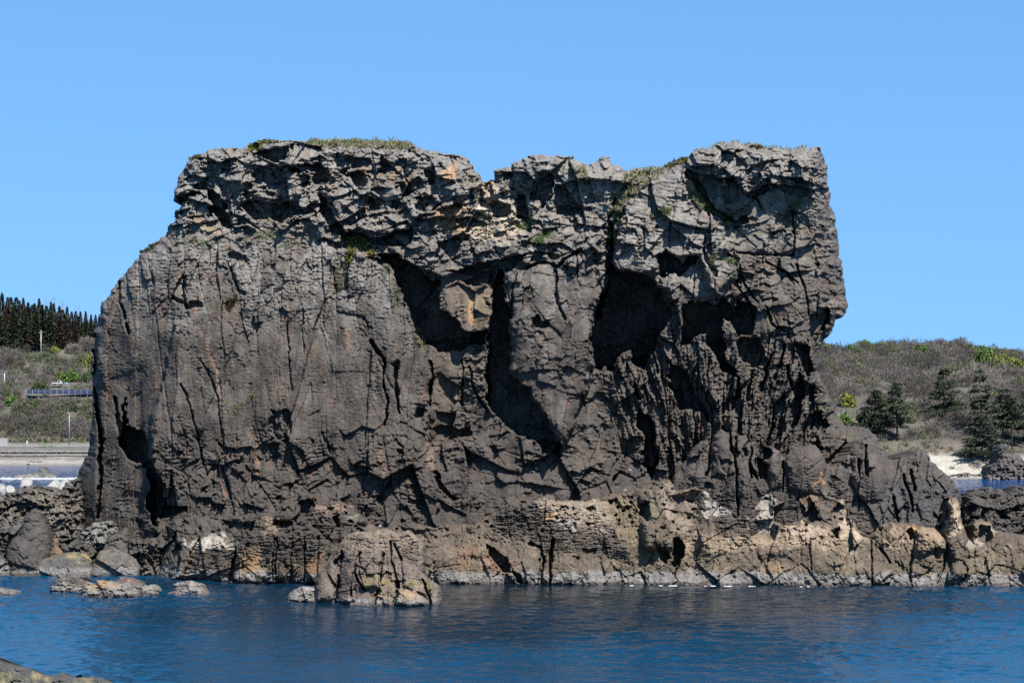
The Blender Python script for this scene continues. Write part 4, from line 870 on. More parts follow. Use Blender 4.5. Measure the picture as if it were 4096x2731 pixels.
def scrub(name, x0, x1, fy0, fy1, nb, seed, label_kind, greens):
    """the mass of leafless scrub on a slope: too many stems to count"""
    r = np.random.default_rng(seed); allv = []; tint = []
    Y = r.uniform(fy0, fy1, nb); X = r.uniform(x0, x1, nb)
    keep = ground_z(X, Y) > (4.6 if x0 > 0 else 5.2)
    pal = np.array([(0.098, 0.084, 0.077), (0.080, 0.070, 0.066), (0.110, 0.093, 0.076), (0.064, 0.058, 0.055), (0.122, 0.106, 0.097)])
    px_ = X / Y * F_PX + 2048
    keep &= ~((px_ > 200) & (px_ < 290) & (Y > 562) & (Y < 581)) & ~((px_ > 85) & (px_ < 385) & (Y > 560.5) & (Y < 568)) & ~((px_ > 150) & (px_ < 178) & (Y > 596) & (Y < 612))
    for bx_, by_, br_ in BUSHES:
        ddx = (X - bx_) / (br_ * 1.05); ddy = (Y - by_ + 2.0) / (br_ + 4.0); keep &= ddx * ddx + ddy * ddy > 1
    for X_, Y_ in zip(X[keep], Y[keep]):
        z = float(ground_z(X_, Y_)); gmask = fbm(np.array([X_ / 16]), np.array([Y_ / 13]), 3, seed + 1)[0]
        low = z < 7 + 2 * gmask
        R_ = r.uniform(0.5, 0.9) if low else r.uniform(1.0, 2.9); n = int(26 + 34 * R_ ** 1.5)
        if x0 < 0 and 555 < Y_ < 562: R_ = min(R_, 0.35 + 0.25 * (562 - Y_)); n = int(26 + 34 * R_)
        p, d = dome(n, r, R_ * 1.15, R_ * 1.15, R_ * r.uniform(0.9, 1.5), 4)
        p += (X_, Y_, z - 0.15)
        if r.random() < greens + 0.55 * max(gmask, 0) and not (low and x0 > 0):
            c = [(0.036, 0.056, 0.016), (0.048, 0.060, 0.020), (0.070, 0.080, 0.022), (0.024, 0.040, 0.013)][r.integers(0, 4)]
            v = cards(p, r.normal(size=(n, 3)), 0.34, 0.24, r)
        else:
            pk = 0.75 + 0.5 * fbm(np.array([X_ / 22 + 7]), np.array([Y_ / 22]), 3, seed + 2)[0]
            c = (0.125, 0.108, 0.076) if low and r.random() < .6 else pal[r.integers(0, 5)] * pk
            v = cards(p, d * np.array((1, 1, 1.2)) + 0.5 * r.normal(size=(n, 3)), 0.62, 0.085, r)
        allv.append(v); tint.append(np.array(c)[None] * r.uniform(0.65, 1.3, (n, 1)))
    ob = cloud_obj(name, np.concatenate(allv), np.concatenate(tint), M_ANY)
    tag(ob, label_kind, 'scrub', kind='stuff')
    return ob
BUSHES = []
def bush(px, py, wpx, hpx, mat, label, seed, kind='leaf', group=None, name='bush', dens=1.0):
    g = ground_at(px, py); s = g[1] / F_PX
    r = np.random.default_rng(seed); rx = wpx * s / 2 * 1.3; rz = hpx * s * 1.15
    n = int(dens * min(4000, max(300, 130 * rx * rz)) * (1.5 if kind == 'twig' else 1.0))
    p, d = dome(n, r, rx * 1.0, rx * 0.9, rz * 0.95, 9)
    v = cards(p, r.normal(size=(n, 3)), 0.42, 0.32, r) if kind == 'leaf' else cards(p, d + 0.4 * r.normal(size=(n, 3)), 0.8, 0.07, r)
    BUSHES.append((g[0], g[1], rx)); e = empty(name, g, label, name, group)
    cloud_obj('crown', v - (0, 0, 0.2), r.uniform(0.6, 1.35, n), mat, e)
    st = []
    for k in range(5):
        a = r.uniform(0, 6.28); st.append(taper_tube([(0, 0, -0.3), (math.cos(a) * rx * 0.3, math.sin(a) * rx * 0.3, rz * 0.6)], [0.09, 0.03], 5))
    join_tubes('stem', st, M_BARK if kind == 'leaf' else M_DEAD, e)
    return e

def taper_tube(pts, rad, sides=6):
    pts = np.asarray(pts, float); vs = []; fs = []
    for i, p in enumerate(pts):
        t = pts[min(i + 1, len(pts) - 1)] - pts[max(i - 1, 0)]; t /= np.linalg.norm(t) + 1e-9
        a = np.cross(t, (0.3, 0.9, 0.2)); a /= np.linalg.norm(a) + 1e-9; b = np.cross(t, a)
        for k in range(sides):
            an = 2 * math.pi * k / sides; vs.append(p + rad[i] * (a * math.cos(an) + b * math.sin(an)))
    for i in range(len(pts) - 1):
        for k in range(sides):
            k2 = (k + 1) % sides; fs.append((i * sides + k, i * sides + k2, (i + 1) * sides + k2, (i + 1) * sides + k))
    m = len(vs); vs.append(pts[0]); vs.append(pts[-1]); tr = []
    for k in range(sides):
        k2 = (k + 1) % sides; tr.append((m, k2, k)); o = (len(pts) - 1) * sides; tr.append((m + 1, o + k, o + k2))
    return np.array(vs), fs, tr
def join_tubes(name, tubes, mat, parent=None):
    v = []; f = []; t = []; o = 0
    for a, b, c in tubes:
        v.append(a); f += [tuple(i + o for i in x) for x in b]; t += [tuple(i + o for i in x) for x in c]; o += len(a)
    return mesh_from(name, np.concatenate(v), f, t, mat, parent, smooth=True)

# ridge-top cedar wood on the left
def cedar(h, seed, mat):
    r = np.random.default_rng(seed); n = 1500
    t = r.uniform(0.0, 1, n) ** 0.95            # height along the crown
    z = h * (0.10 + 0.90 * t); ex = (0.75, 0.95, 1.1, 0.85)[seed % 4]; wd = (0.20, 0.165, 0.22, 0.185)[seed % 4]
    a = r.uniform(0, 6.283, n); lump = 0.72 + 0.42 * np.sin(a * 3 + np.floor(t * 11) * 2.1 + seed) * np.sin(t * 23 + seed)
    rr = ((1 - t) ** ex * h * wd * lump + 0.05) * np.sqrt(r.uniform(0.25, 1, n))
    p = np.stack([rr * np.cos(a) + 0.5 * np.sin(seed) * t, rr * np.sin(a), z], 1)
    d = np.stack([np.cos(a), np.sin(a), -0.15 + 0.8 * t + 0.5 * r.normal(size=n)], 1)
    return cards(p, d, 0.95 * (1 - 0.6 * t), 0.55 * (1 - 0.55 * t), r), r.uniform(0.4, 1.75, n)
protos = []
for k in range(4):
    v, t = cedar(17.0, 60 + k, None)
    e = empty('cedar_tree', (0, 0, 0), 'x', 'tree')
    cloud_obj('crown', v, t, M_CEDAR if k != 2 else M_BROWNC, e)
    join_tubes('trunk', [taper_tube([(0, 0, -0.5), (0, 0, 9), (0, 0, 16.6)], [0.24, 0.15, 0.03], 6)], M_BARK, e)
    protos.append(e)
def copy_tree(e, loc, rz, sc, label, group=None):
    c = e.copy(); C.objects.link(c); c.location = loc; c.rotation_euler = (0, 0, rz); c.scale = sc; c['label'] = label
    if group: c['group'] = group
    for ch in e.children:
        d = ch.copy(); C.objects.link(d); d.parent = c
        for g2 in ch.children:
            x = g2.copy(); C.objects.link(x); x.parent = d
    return c
# skyline tips, left to right (pixel of the tip, pixel row of the foot)
TIPS = [(-24,1188,1400),(8,1168,1392),(28,1176,1400),(42,1182,1390),(63,1197,1400),(80,1202,1392),(91,1192,1398),(112,1199,1396),(128,1212,1392),(142,1202,1400),(155,1193,1396),(170,1214,1392),(186,1214,1398),(201,1212,1400),
        (216,1218,1392),(234,1217,1398),(252,1230,1396),(270,1233,1392),(284,1246,1398),(302,1246,1396),(320,1240,1392),(340,1246,1394),(362,1260,1392),(382,1262,1390),(400,1256,1392)]
words = ['first', 'second', 'third', 'fourth', 'fifth', 'sixth', 'seventh', 'eighth', 'ninth', 'tenth', 'eleventh', 'twelfth', 'thirteenth', 'fourteenth', 'fifteenth', 'sixteenth', 'seventeenth', 'eighteenth', 'nineteenth', 'twentieth', 'twenty-first', 'twenty-second', 'twenty-third', 'twenty-fourth', 'twenty-fifth']
GC = 'dark cedars along the ridge at the left'
first_used = [False] * 4
def place(k, loc, rz, sc, label, group):
    if not first_used[k]:
        first_used[k] = True; e = protos[k]; e.location = loc; e.rotation_euler = (0, 0, rz); e.scale = sc; e['label'] = label; e['group'] = group; return e
    return copy_tree(protos[k], loc, rz, sc, label, group)
vis = 0
for i, (px, pt, pf) in enumerate(TIPS):
    g = ground_at(px, pf, 560); s = g[1] / F_PX; h = (CAM_H - (pt - HOR) * s) - g[2]
    if px < 0: lab = 'dark cedar cut by the left edge of the picture, on the ridge'
    else: lab = words[vis] + ' dark cedar tip from the left along the ridge skyline'; vis += 1
    place(i % 4 if i % 5 else 2, g, rng.uniform(0, 6.28), (h / 17 * rng.uniform(0.8, 1.35), h / 17 * 1.0, h / 17 * rng.uniform(0.93, 1.04)), lab, GC)
for i in range(30):       # lower trees standing in front of the skyline row
    px = -10 + i * 14 + rng.uniform(-7, 7); g = ground_at(px, 1392 + rng.uniform(-4, 14), 560); s = g[1] / F_PX
    h = (CAM_H - (np.interp(px, [0, 150, 400], [1228, 1246, 1290]) + rng.uniform(-24, 40) - HOR) * s) - g[2]
    place(i % 4, g, rng.uniform(0, 6.28), (h / 17 * 1.25, h / 17 * 1.25, h / 17), 'dark cedar filling the wood below the ridge skyline', 'dark cedars inside the ridge wood at the left')
# wispy leafless trees above the cedars, and dead trunks in the wood
def bare_tree(px, pt, pf, wpx, label, seed, nb=16, thick=0.12, group=None, name='bare_tree'):
    g = ground_at(px, pf, 540); s = g[1] / F_PX; h = (CAM_H - (pt - HOR) * s) - g[2]; wd = wpx * s / 2
    r = np.random.default_rng(seed); e = empty(name, g, label, 'tree', group)
    join_tubes('trunk', [taper_tube([(0, 0, -0.4), (r.normal() * 0.2, 0, h * 0.5), (r.normal() * 0.3, 0, h * 0.98)], [thick, thick * 0.7, 0.03], 5)], M_DEAD, e)
    tb = []
    for k in range(nb):
        z0 = h * r.uniform(0.35, 0.92); a = r.uniform(0, 6.28); l = wd * r.uniform(0.5, 1.1) * (1.15 - 0.5 * z0 / h)
        p1 = (math.cos(a) * l * 0.6, math.sin(a) * l * 0.6, z0 + l * 0.5); p2 = (math.cos(a + .3) * l, math.sin(a + .3) * l, min(z0 + l * 1.1, h))
        tb.append(taper_tube([(0, 0, z0), p1, p2], [thick * 0.4, thick * 0.25, 0.015], 4))
    for b_ in tb[:14]: join_tubes('branch', [b_], M_DEAD, e)
    if nb > 12:
        n = 130; z = h * r.uniform(0.5, 1.0, n); a = r.uniform(0, 6.28, n); rr = wd * np.sqrt(r.uniform(0, 1, n)) * np.clip(1.25 - z / h * 0.7, 0.3, 1)
        cloud_obj('crown', cards(np.stack([rr * np.cos(a), rr * np.sin(a), z], 1), np.stack([np.cos(a), np.sin(a), np.ones(n) * 1.3], 1), 0.5, 0.07, r), r.uniform(0.8, 1.4, n), M_PALE, e)
    return e
for i, (px, pt, w_, lab) in enumerate([(185,1186,26,'tall wispy pale leafless tree sticking up left of centre on the cedar ridge'), (217,1188,18,'slim wispy pale leafless tree right beside the tallest one on the ridge'),
                                       (250,1202,14,'short wispy pale leafless treetop standing alone above the cedars'), (312,1222,30,'broad wispy pale leafless tree on the ridge nearest the great rock')]):
    bare_tree(px, pt, 1385, w_, lab, 30 + i)
for i, (px, pt, pf, lab) in enumerate([(202,1306,1360,'forked white dead tree with level branches before the dark wood'), (240,1294,1318,'white dead snag with one branch in the dark wood'), (90,1280,1316,'thin white dead trunk in the dark wood, farther left'), (336,1258,1336,'tall thin pale trunk in the wood close to the great rock'), (352,1280,1332,'pale trunk with side twigs, nearest the great rock')]):
    bare_tree(px, pt, pf + 10, 26, lab, 50 + i, 6, 0.16, name='dead_tree')

# right hill: dark pines on the slope
def pine(px, pt, pf, wpx, label, seed, bare=0.2, group='dark pines on the right hillside', whorls=12):
    g = ground_at(px, pf); s = g[1] / F_PX; h = (CAM_H - (pt - HOR) * s) - g[2]; wd = wpx * s / 2 * 1.45
    r = np.random.default_rng(seed); e = empty('pine_tree', g, label, 'tree', group)
    lean_ = r.normal() * 0.04 * h
    join_tubes('trunk', [taper_tube([(0, 0, -0.5), (lean_ * 0.4, 0, h * 0.45), (lean_, 0, h * 0.97)], [0.03 * h * 0.62, 0.014 * h, 0.03], 7)], M_BARK, e)
    P = []; D = []; lim = []
    for k in range(whorls):
        t = bare + (1 - bare) * (k + r.uniform(0, .8)) / whorls
        L = wd * (1.05 - 0.85 * ((t - bare) / (1 - bare)) ** 1.3) * r.uniform(0.7, 1.15)
        for j in range(r.integers(4, 7)):
            a = r.uniform(0, 6.28); l = L * r.uniform(0.55, 1.1); z0 = t * h
            tip = np.array((lean_ * t + math.cos(a) * l, math.sin(a) * l, z0 + l * r.uniform(-0.15, 0.22)))
            lim.append(taper_tube([(lean_ * t, 0, z0), (tip + np.array((lean_ * t, 0, z0))) / 2 + (0, 0, 0.08 * l), tip], [0.07, 0.05, 0.015], 4))
            nn = int(34 + 20 * l); f = r.uniform(0.3, 1.05, nn)
            pp = np.array((lean_ * t, 0, z0)) + (tip - np.array((lean_ * t, 0, z0))) * f[:, None] + r.normal(size=(nn, 3)) * np.array((0.42, 0.42, 0.13)) * (0.4 + 0.12 * l)
            P.append(pp); D.append(np.array((math.cos(a), math.sin(a), 0.45)) + 0.7 * r.normal(size=(nn, 3)))
    P = np.concatenate(P); D = np.concatenate(D)
    join_tubes('limb', lim, M_BARK, e)
    cloud_obj('crown', cards(P, D, 0.52, 0.24, r), r.uniform(0.5, 1.5, len(P)), M_PINE, e)
    return e
pine(3500, 1560, 1740, 120, 'bushy pine at the left of the hillside pair, low on the slope', 71, 0.12)
pine(3590, 1535, 1762, 92, 'slim pine right of the bushy one, twin-stemmed look with gaps', 72, 0.25)
pine(3460, 1640, 1740, 90, 'low spreading pine partly behind the rock shoulder', 73, 0.1)
pine(3775, 1470, 1672, 110, 'tall lone pine high in the middle of the right slope', 74, 0.10)
pine(3928, 1478, 1740, 84, 'tall narrow pine reaching highest at the right, above the dense one', 75, 0.12)
pine(3930, 1660, 1845, 150, 'dense broad low pine just above the white beach', 76, 0.05, whorls=13)
pine(4010, 1560, 1790, 110, 'pine with a bare lower trunk right of the dense low one', 77, 0.34)
pine(4048, 1590, 1800, 90, 'thin pine with a leaning bare trunk at the right', 78, 0.42)
pine(4100, 1600, 1780, 90, 'pine cut by the right edge of the picture', 79, 0.35)

# shrubs one can tell apart
GB = 'green bushes on the far slopes'
for i, a in enumerate([
    (42,1385,74,44,M_OLIVE,'big rounded olive bush under the cedars at the left edge'), (6,1398,50,34,M_YELLOW,'yellow-green bush cut by the left edge, below the olive one'),
    (222,1410,36,26,M_YELLOW,'small yellow bush under the two pale mounds'), (372,1465,60,56,M_YELLOW,'yellow-green bush against the great rock on the left slope'),
    (285,1525,90,46,M_GREEN,'wide green bush above the white truck'), (350,1530,44,40,M_DEEP,'dark green bush right of the wide green one, by the great rock'),
    (158,1562,74,28,M_DEEP,'dark green clump left of the white truck'), (299,1562,24,22,M_GREEN,'small bright bush just above the solar panels'),
    (296,1645,38,32,M_DEEP,'round dark bush behind the lamp head'), (40,1620,50,40,M_GREEN,'green bush at the left edge below the solar panels'),
    (192,1790,70,20,M_GREEN,'low green bush beside the coast road')]):
    bush(*a, 500 + i, 'leaf', GB)
bush(345, 1405, 110, 52, M_PALE, 'pale grey mound-shaped leafless bush near the great rock', 520, 'twig', dens=1.3)
bush(298, 1412, 76, 40, M_PALE, 'smaller pale grey mound-shaped leafless bush left of the large one', 521, 'twig', dens=1.3)
bush(40, 1470, 130, 72, M_TWIG, 'large brownish leafless bush at the left edge under the olive one', 522, 'twig', dens=1.3)
bush(160, 1395, 40, 30, M_TWIG, 'grey leafless bush right of the olive one at the wood edge', 523, 'twig')
for i, a in enumerate([
    (3300,1385,70,40,M_OLIVE,'olive bush on the right skyline touching the great rock'), (3395,1374,64,36,M_GREEN,'bright green bush on the skyline, left part of the long green clump'), (3450,1376,84,46,M_GREEN,'largest bright green bush on the right skyline'),
    (3510,1390,60,36,M_GREEN,'green bush at the right end of the long skyline clump'), (3590,1400,50,26,M_OLIVE,'small olive bush in the skyline dip'), (3690,1412,56,34,M_GREEN,'green bush right of the skyline dip'),
    (3890,1420,90,50,M_OLIVE,'olive-green bush left in the big clump at the upper right'), (3940,1450,90,60,M_GREEN,'deep green bush in the middle of the big clump at the upper right'), (3935,1395,60,36,M_GREEN,'green bush topping the big clump at the upper right'),
    (4000,1470,96,52,M_YELLOW,'yellow-green bush low in the big clump at the upper right'), (4060,1470,90,46,M_YELLOW,'yellow-green bush at the right end of the big clump'), (4000,1425,70,44,M_OLIVE,'olive bush behind the yellow-green pair'),
    (3436,1530,36,34,M_YELLOW,'small round yellow-green bush alone on the grey slope'), (3390,1625,70,50,M_YELLOW,'yellow-green bush beside the rock end'), (3380,1700,70,44,M_GREEN,'green bush low beside the rock shoulder'), (3640,1690,60,36,M_OLIVE,'olive bush between the pine pair and the lone pine')]):
    bush(*a, 600 + i, 'leaf', GB)
for i, a in enumerate([(3760,1395,70,44,'grey leafless bush on the skyline left of the big green clump'), (3830,1400,90,50,'tall grey leafless bush behind the big green clump'), (4050,1425,100,44,'grey leafless bush on the skyline at the right edge'), (3860,1540,100,56,'pale grey feathery bush between the two tallest pines')]):
    bush(a[0], a[1], a[2], a[3], M_TWIG if i < 3 else M_PALE, a[4], 640 + i, 'twig', dens=1.3)

scrub('slope_scrub', -205, -96, 536, 668, 3600, 11, 'grey leafless scrub with green patches covering the left hillside', 0.22)
scrub('slope_scrub', -165, -98, 537, 562, 1500, 13, 'grey and green scrub on the steep bank above the coast road at the left', 0.2)
scrub('slope_scrub', 56, 185, 428, 575, 4600, 12, 'grey leafless scrub and dry grass covering the right hillside', 0.04)

# ------------------------------------------------------------------ things on the far shore
M_WHITE = plain_mat('white_paint', (0.28, 0.28, 0.276), 0.5, 1.5, 0.85, 1.1); M_CONC = plain_mat('concrete', (0.115, 0.108, 0.10), 0.9, 1.2, 0.7, 1.25, obj_var=0.12); M_PCONC = plain_mat('pale_concrete', (0.185, 0.18, 0.168), 0.85, 0.9, 0.8, 1.15, obj_var=0.08)
M_STEEL = plain_mat('galvanised_steel', (0.22, 0.23, 0.24), 0.45, 2, 0.85, 1.15, 0.4); M_GLASS = plain_mat('dark_glass', (0.035, 0.038, 0.042), 0.15); M_PANEL = plain_mat('solar_cells', (0.012, 0.02, 0.06), 0.25, 1.5, 0.8, 1.2); M_BLUE = plain_mat('blue_plastic', (0.05, 0.11, 0.28), 0.5); M_TYRE = plain_mat('tyre_rubber', (0.012, 0.012, 0.012), 0.9); M_ASPH = plain_mat('asphalt', (0.035, 0.035, 0.035), 0.95)
M_TEAL = plain_mat('teal_net', (0.008, 0.10, 0.085), 0.8)

def box_bm(bm, c, size, bevel=0.0, rot=None):
    r = bmesh.ops.create_cube(bm, size=1.0); vs = r['verts']
    bmesh.ops.scale(bm, vec=size, verts=vs)
    if bevel: 
        es = list({e for v in vs for e in v.link_edges}); o = bmesh.ops.bevel(bm, geom=es, offset=bevel, segments=2, affect='EDGES'); vs = list({v for f in o['faces'] for v in f.verts} | {v for v in vs if v.is_valid})
    if rot is not None: bmesh.ops.rotate(bm, cent=(0, 0, 0), matrix=rot, verts=vs)
    bmesh.ops.translate(bm, vec=c, verts=vs)
    return vs
def bm_obj(name, bm, mat, parent=None, smooth=False):
    me = bpy.data.meshes.new(name); bm.normal_update(); bm.to_mesh(me); bm.free(); me.materials.append(mat)
    if smooth:
        for p in me.polygons: p.use_smooth = True
    o = bpy.data.objects.new(name, me); C.objects.link(o)
    if parent: o.parent = parent
    return o
def gpos(px, Y): X = (px - 2048) / F_PX * Y; return Vector((X, Y, float(ground_z(X, Y))))

# coast road, parapet, guard rail
bm = bmesh.new(); box_bm(bm, (-150, 528.2, 3.55), (420, 5.0, 1.2)); tag(bm_obj('coast_road', bm, M_ASPH), kind='structure')
bm = bmesh.new(); box_bm(bm, (-150, 524.6, 3.3), (420, 1.0, 1.9), 0.06); o = bm_obj('sea_wall', bm, M_CONC); tag(o, 'low grey concrete sea wall under the white guard rail', 'wall')
rail = empty('guard_rail', (-150, 524.4, 4.25), 'long white pipe guard rail along the coast road at the left', 'guard rail')
bm = bmesh.new()
for z in (0.32, 0.68): box_bm(bm, (0, 0, z), (420, 0.10, 0.13))
bm_obj('rail', bm, M_WHITE, rail)
for k in range(-9, 24):
    bm = bmesh.new(); box_bm(bm, (k * 2.0 + 12, 0.12, 0.36), (0.13, 0.1, 0.74)); bm_obj('post', bm, M_WHITE, rail)
# street lamp with twin heads
lp = gpos(277, 527); lp.z = 4.1
e = empty('street_lamp', lp, 'tall slim grey lamp post with a white double head beside the coast road', 'street lamp')
hL = (CAM_H - (1652 - HOR) * 527 / F_PX) - 4.1
join_tubes('pole', [taper_tube([(0, 0, -0.3), (0, 0, hL * 0.55), (0, 0, hL)], [0.13, 0.11, 0.075], 8)], M_STEEL, e)
for sx in (-1, 1):
    bm = bmesh.new(); box_bm(bm, (sx * 0.45 + .3, 0, hL + 0.06), (0.85, 0.32, 0.16), 0.05); bm_obj('lamp_head', bm, M_WHITE, e)
# utility pole in the scrub, white pole at the left edge, marker post, block wall
def pole(px, pt, pb, Y, rad, label, arm, mat, name='utility_pole', cat='pole'):
    b = at(px, pb, Y); t = at(px, pt, Y); h = t.z - b.z; b.z -= 0
    zg = float(ground_z(b.x, b.y)); e = empty(name, (b.x, b.y, zg), label, cat); h = t.z - zg
    join_tubes('shaft', [taper_tube([(0, 0, -0.4), (0, 0, h)], [rad, rad * 0.75], 8)], mat, e)
    if arm:
        bm = bmesh.new(); box_bm(bm, (0, -0.15, h * 0.93), (1.5, 0.1, 0.1)); box_bm(bm, (-.6, -0.15, h * 0.93 + .14), (0.1, 0.1, 0.2)); box_bm(bm, (.6, -0.15, h * 0.93 + .14), (0.1, 0.1, 0.2)); bm_obj('crossarm', bm, M_STEEL, e)
    return e
pole(164, 1321, 1392, 612, 0.17, 'pale utility pole standing in scrub before the dark wood', True, M_STEEL)
pole(18, 1492, 1548, 578, 0.16, 'short white pole near the left edge of the picture', False, M_WHITE)
pole(108, 1761, 1784, 531.5, 0.17, 'short thick white marker post beside the coast road', False, M_WHITE, 'marker_post', 'post')
p = at(0, 1788, 533); bm = bmesh.new(); box_bm(bm, (0, 0, 0.9), (4.2, 1.6, 2.6), 0.05); o = bm_obj('block_wall', bm, M_PCONC); o.location = (p.x - 0.3, 534.5, 4.2); tag(o, 'grey concrete block wall end at the left edge beside the road', 'wall')

# solar array
sa = at(240, 1577, 562)
e = empty('solar_array', sa, 'long row of blue solar panels with pale frames on the left slope', 'solar panels')
wpx = 24.4 * 562 / F_PX
def lin(i, j): return Vector(((i - 5.5) * wpx - j * 0.85, j * 3.6, j * 1.25 + 0.1))
for i in range(11):
    bm = bmesh.new(); v = [bm.verts.new(lin(i + .04, 0)), bm.verts.new(lin(i + .96, 0)), bm.verts.new(lin(i + .96, 1)), bm.verts.new(lin(i + .04, 1))]
    f = bm.faces.new(v); bmesh.ops.solidify(bm, geom=[f], thickness=0.05); pn = bm_obj('panel', bm, M_PANEL, e)
    bm = bmesh.new()
    for a, b in ((lin(i, 0), lin(i, 1)), (lin(i, 0), lin(i + 1, 0)), (lin(i, 1), lin(i + 1, 1)), (lin(i, .36), lin(i + 1, .36)), (lin(i, .68), lin(i + 1, .68))):
        d = b - a; box_bm(bm, (a + b) / 2 + Vector((0, -0.02, 0.05)), (d.length, 0.085, 0.05), rot=d.to_track_quat('X', 'Z').to_matrix())
    bm_obj('frame', bm, M_STEEL, pn)
for i in range(0, 12, 2):
    bm = bmesh.new(); a = lin(i, 0.1); box_bm(bm, (a.x, a.y, a.z - .8), (0.1, 0.1, 1.6)); a = lin(i, 0.9); box_bm(bm, (a.x, a.y, a.z - 1.2), (0.1, 0.1, 2.2)); bm_obj('support', bm, M_STEEL, e)

# small white flatbed truck, white trough, blue drum
tz = at(231, 1540, 579); e = empty('flatbed_truck', (tz.x, tz.y, tz.z), 'small white flatbed truck seen from the side, half hidden in brush', 'truck')
bm = bmesh.new(); vs = [(0.05, 0, 0.35), (1.35, 0, 0.35), (1.35, 0, 0.75), (1.0, 0, 0.85), (0.75, 0, 1.4), (0.15, 0, 1.45), (0.05, 0, 1.3)]
a = [bm.verts.new(Vector(v) + Vector((0, -0.7, 0))) for v in vs]; b = [bm.verts.new(Vector(v) + Vector((0, 0.7, 0))) for v in vs]
bm.faces.new(a); bm.faces.new(b[::-1])
for i in range(len(vs)): bm.faces.new((a[i], b[i], b[(i + 1) % len(vs)], a[(i + 1) % len(vs)]))
bmesh.ops.bevel(bm, geom=bm.edges[:], offset=0.04, segments=1, affect='EDGES'); bm_obj('cab', bm, M_WHITE, e)
bm = bmesh.new(); vs = [(0.22, -0.715, 0.82), (0.86, -0.715, 0.82), (0.68, -0.715, 1.3), (0.24, -0.715, 1.33)]; f = bm.faces.new([bm.verts.new(v) for v in vs]); bmesh.ops.solidify(bm, geom=[f], thickness=0.01); bm_obj('window', bm, M_GLASS, e)
bm = bmesh.new(); box_bm(bm, (-0.75, 0, 0.42), (1.5, 1.4, 0.12), .02); box_bm(bm, (-0.75, -0.68, 0.6), (1.5, 0.06, 0.3), .01); box_bm(bm, (-0.75, 0.68, 0.6), (1.5, 0.06, 0.3), .01); box_bm(bm, (-1.47, 0, 0.68), (0.06, 1.4, 0.5), .01); bm_obj('bed', bm, M_WHITE, e)
for wx in (-0.9, 0.85):
    bm = bmesh.new(); bmesh.ops.create_cone(bm, cap_ends=True, segments=16, radius1=0.27, radius2=0.27, depth=1.3, matrix=Matrix.Translation((wx, 0, 0.2)) @ Matrix.Rotation(math.pi / 2, 4, 'X')); bm_obj('wheel', bm, M_TYRE, e)
tz = at(267, 1541, 578); e = empty('water_trough', tz, 'white trough on legs right of the white truck', 'trough')
bm = bmesh.new(); box_bm(bm, (0, 0, 0.62), (0.9, 0.6, 0.32), 0.05); bm_obj('basin', bm, M_WHITE, e)
for sx in (-.36, .36):
    for sy in (-.2, .2):
        bm = bmesh.new(); box_bm(bm, (sx, sy, 0.2), (0.09, 0.09, 0.6)); bm_obj('leg', bm, M_WHITE, e)
tz = at(257.5, 1537, 578.5); bm = bmesh.new(); bmesh.ops.create_cone(bm, cap_ends=True, segments=14, radius1=0.17, radius2=0.15, depth=0.5, matrix=Matrix.Translation((0, 0, 0.28))); o = bm_obj('plastic_drum', bm, M_BLUE, smooth=False); o.location = tz; tag(o, 'small blue drum between the white truck and the trough', 'drum')

# armour blocks: three rows on the left beach
def armour_mesh():
    bm = bmesh.new(); r = bmesh.ops.create_cone(bm, cap_ends=True, segments=6, radius1=0.46, radius2=0.30, depth=0.62, matrix=Matrix.Translation((0, -0.2, 0.1)) @ Matrix.Rotation(math.radians(74), 4, 'X'))
    bmesh.ops.create_cone(bm, cap_ends=True, segments=6, radius1=0.42, radius2=0.24, depth=0.6, matrix=Matrix.Translation((0.22, 0.1, 0.25)) @ Matrix.Rotation(math.radians(-30), 4, 'Y'))
    bmesh.ops.create_cone(bm, cap_ends=True, segments=6, radius1=0.42, radius2=0.26, depth=0.5, matrix=Matrix.Translation((-0.2, 0.05, 0.0)) @ Matrix.Rotation(math.radians(60), 4, 'Y'))
    me = bpy.data.meshes.new('armour_block'); bm.to_mesh(me); bm.free(); me.materials.append(M_CONC); return me
am = armour_mesh()
for row, (Yr, zr, lab) in enumerate([(514.0, 1.25, 'grey concrete armour block in the bottom row above the beach'), (516.5, 2.2, 'grey concrete armour block in the middle row above the beach'), (519.0, 3.1, 'grey concrete armour block in the top row below the sea wall')]):
    for k in range(36):
        px = -16 + k * 10.6 + (row % 2) * 5.3
        o = bpy.data.objects.new('armour_block', am); C.objects.link(o); p = at(px, 1800, Yr)
        o.location = (p.x, Yr + rng.uniform(-.05, .05), zr + rng.uniform(-.04, .04)); o.rotation_euler = (0, 0, rng.uniform(-.08, .08)); tag(o, lab, 'armour block', ('bottom', 'middle', 'top')[row] + ' row of armour blocks')

# tetrapods behind the reef rock
def tetrapod(px, py, Y, rot, label, s=1.0):
    bm = bmesh.new()
    dirs = [Vector((0, 0, 1))] + [Vector((math.cos(a) * 0.943, math.sin(a) * 0.943, -0.333)) for a in (0, 2.094, 4.189)]
    for d in dirs:
        bmesh.ops.create_cone(bm, cap_ends=True, segments=28, radius1=1.18, radius2=0.86, depth=2.7, matrix=Matrix.Translation(d * 1.25) @ d.to_track_quat('Z', 'Y').to_matrix().to_4x4())
        bmesh.ops.create_cone(bm, cap_ends=True, segments=28, radius1=0.86, radius2=0.70, depth=0.16, matrix=Matrix.Translation(d * 2.68) @ d.to_track_quat('Z', 'Y').to_matrix().to_4x4())
    o = bm_obj('tetrapod', bm, M_PCONC); 
    for p_ in o.data.polygons: p_.use_smooth = len(p_.vertices) == 4
    o.location = at(px, py, Y); o.rotation_euler = rot; o.scale = (s, s, s); tag(o, label, 'tetrapod', 'white tetrapods behind the jagged rock')
tetrapod(18, 1992, 318, (0.9, 0.5, 0.3), 'white concrete tetrapod at the left picture edge showing a flat round end', 1.0)
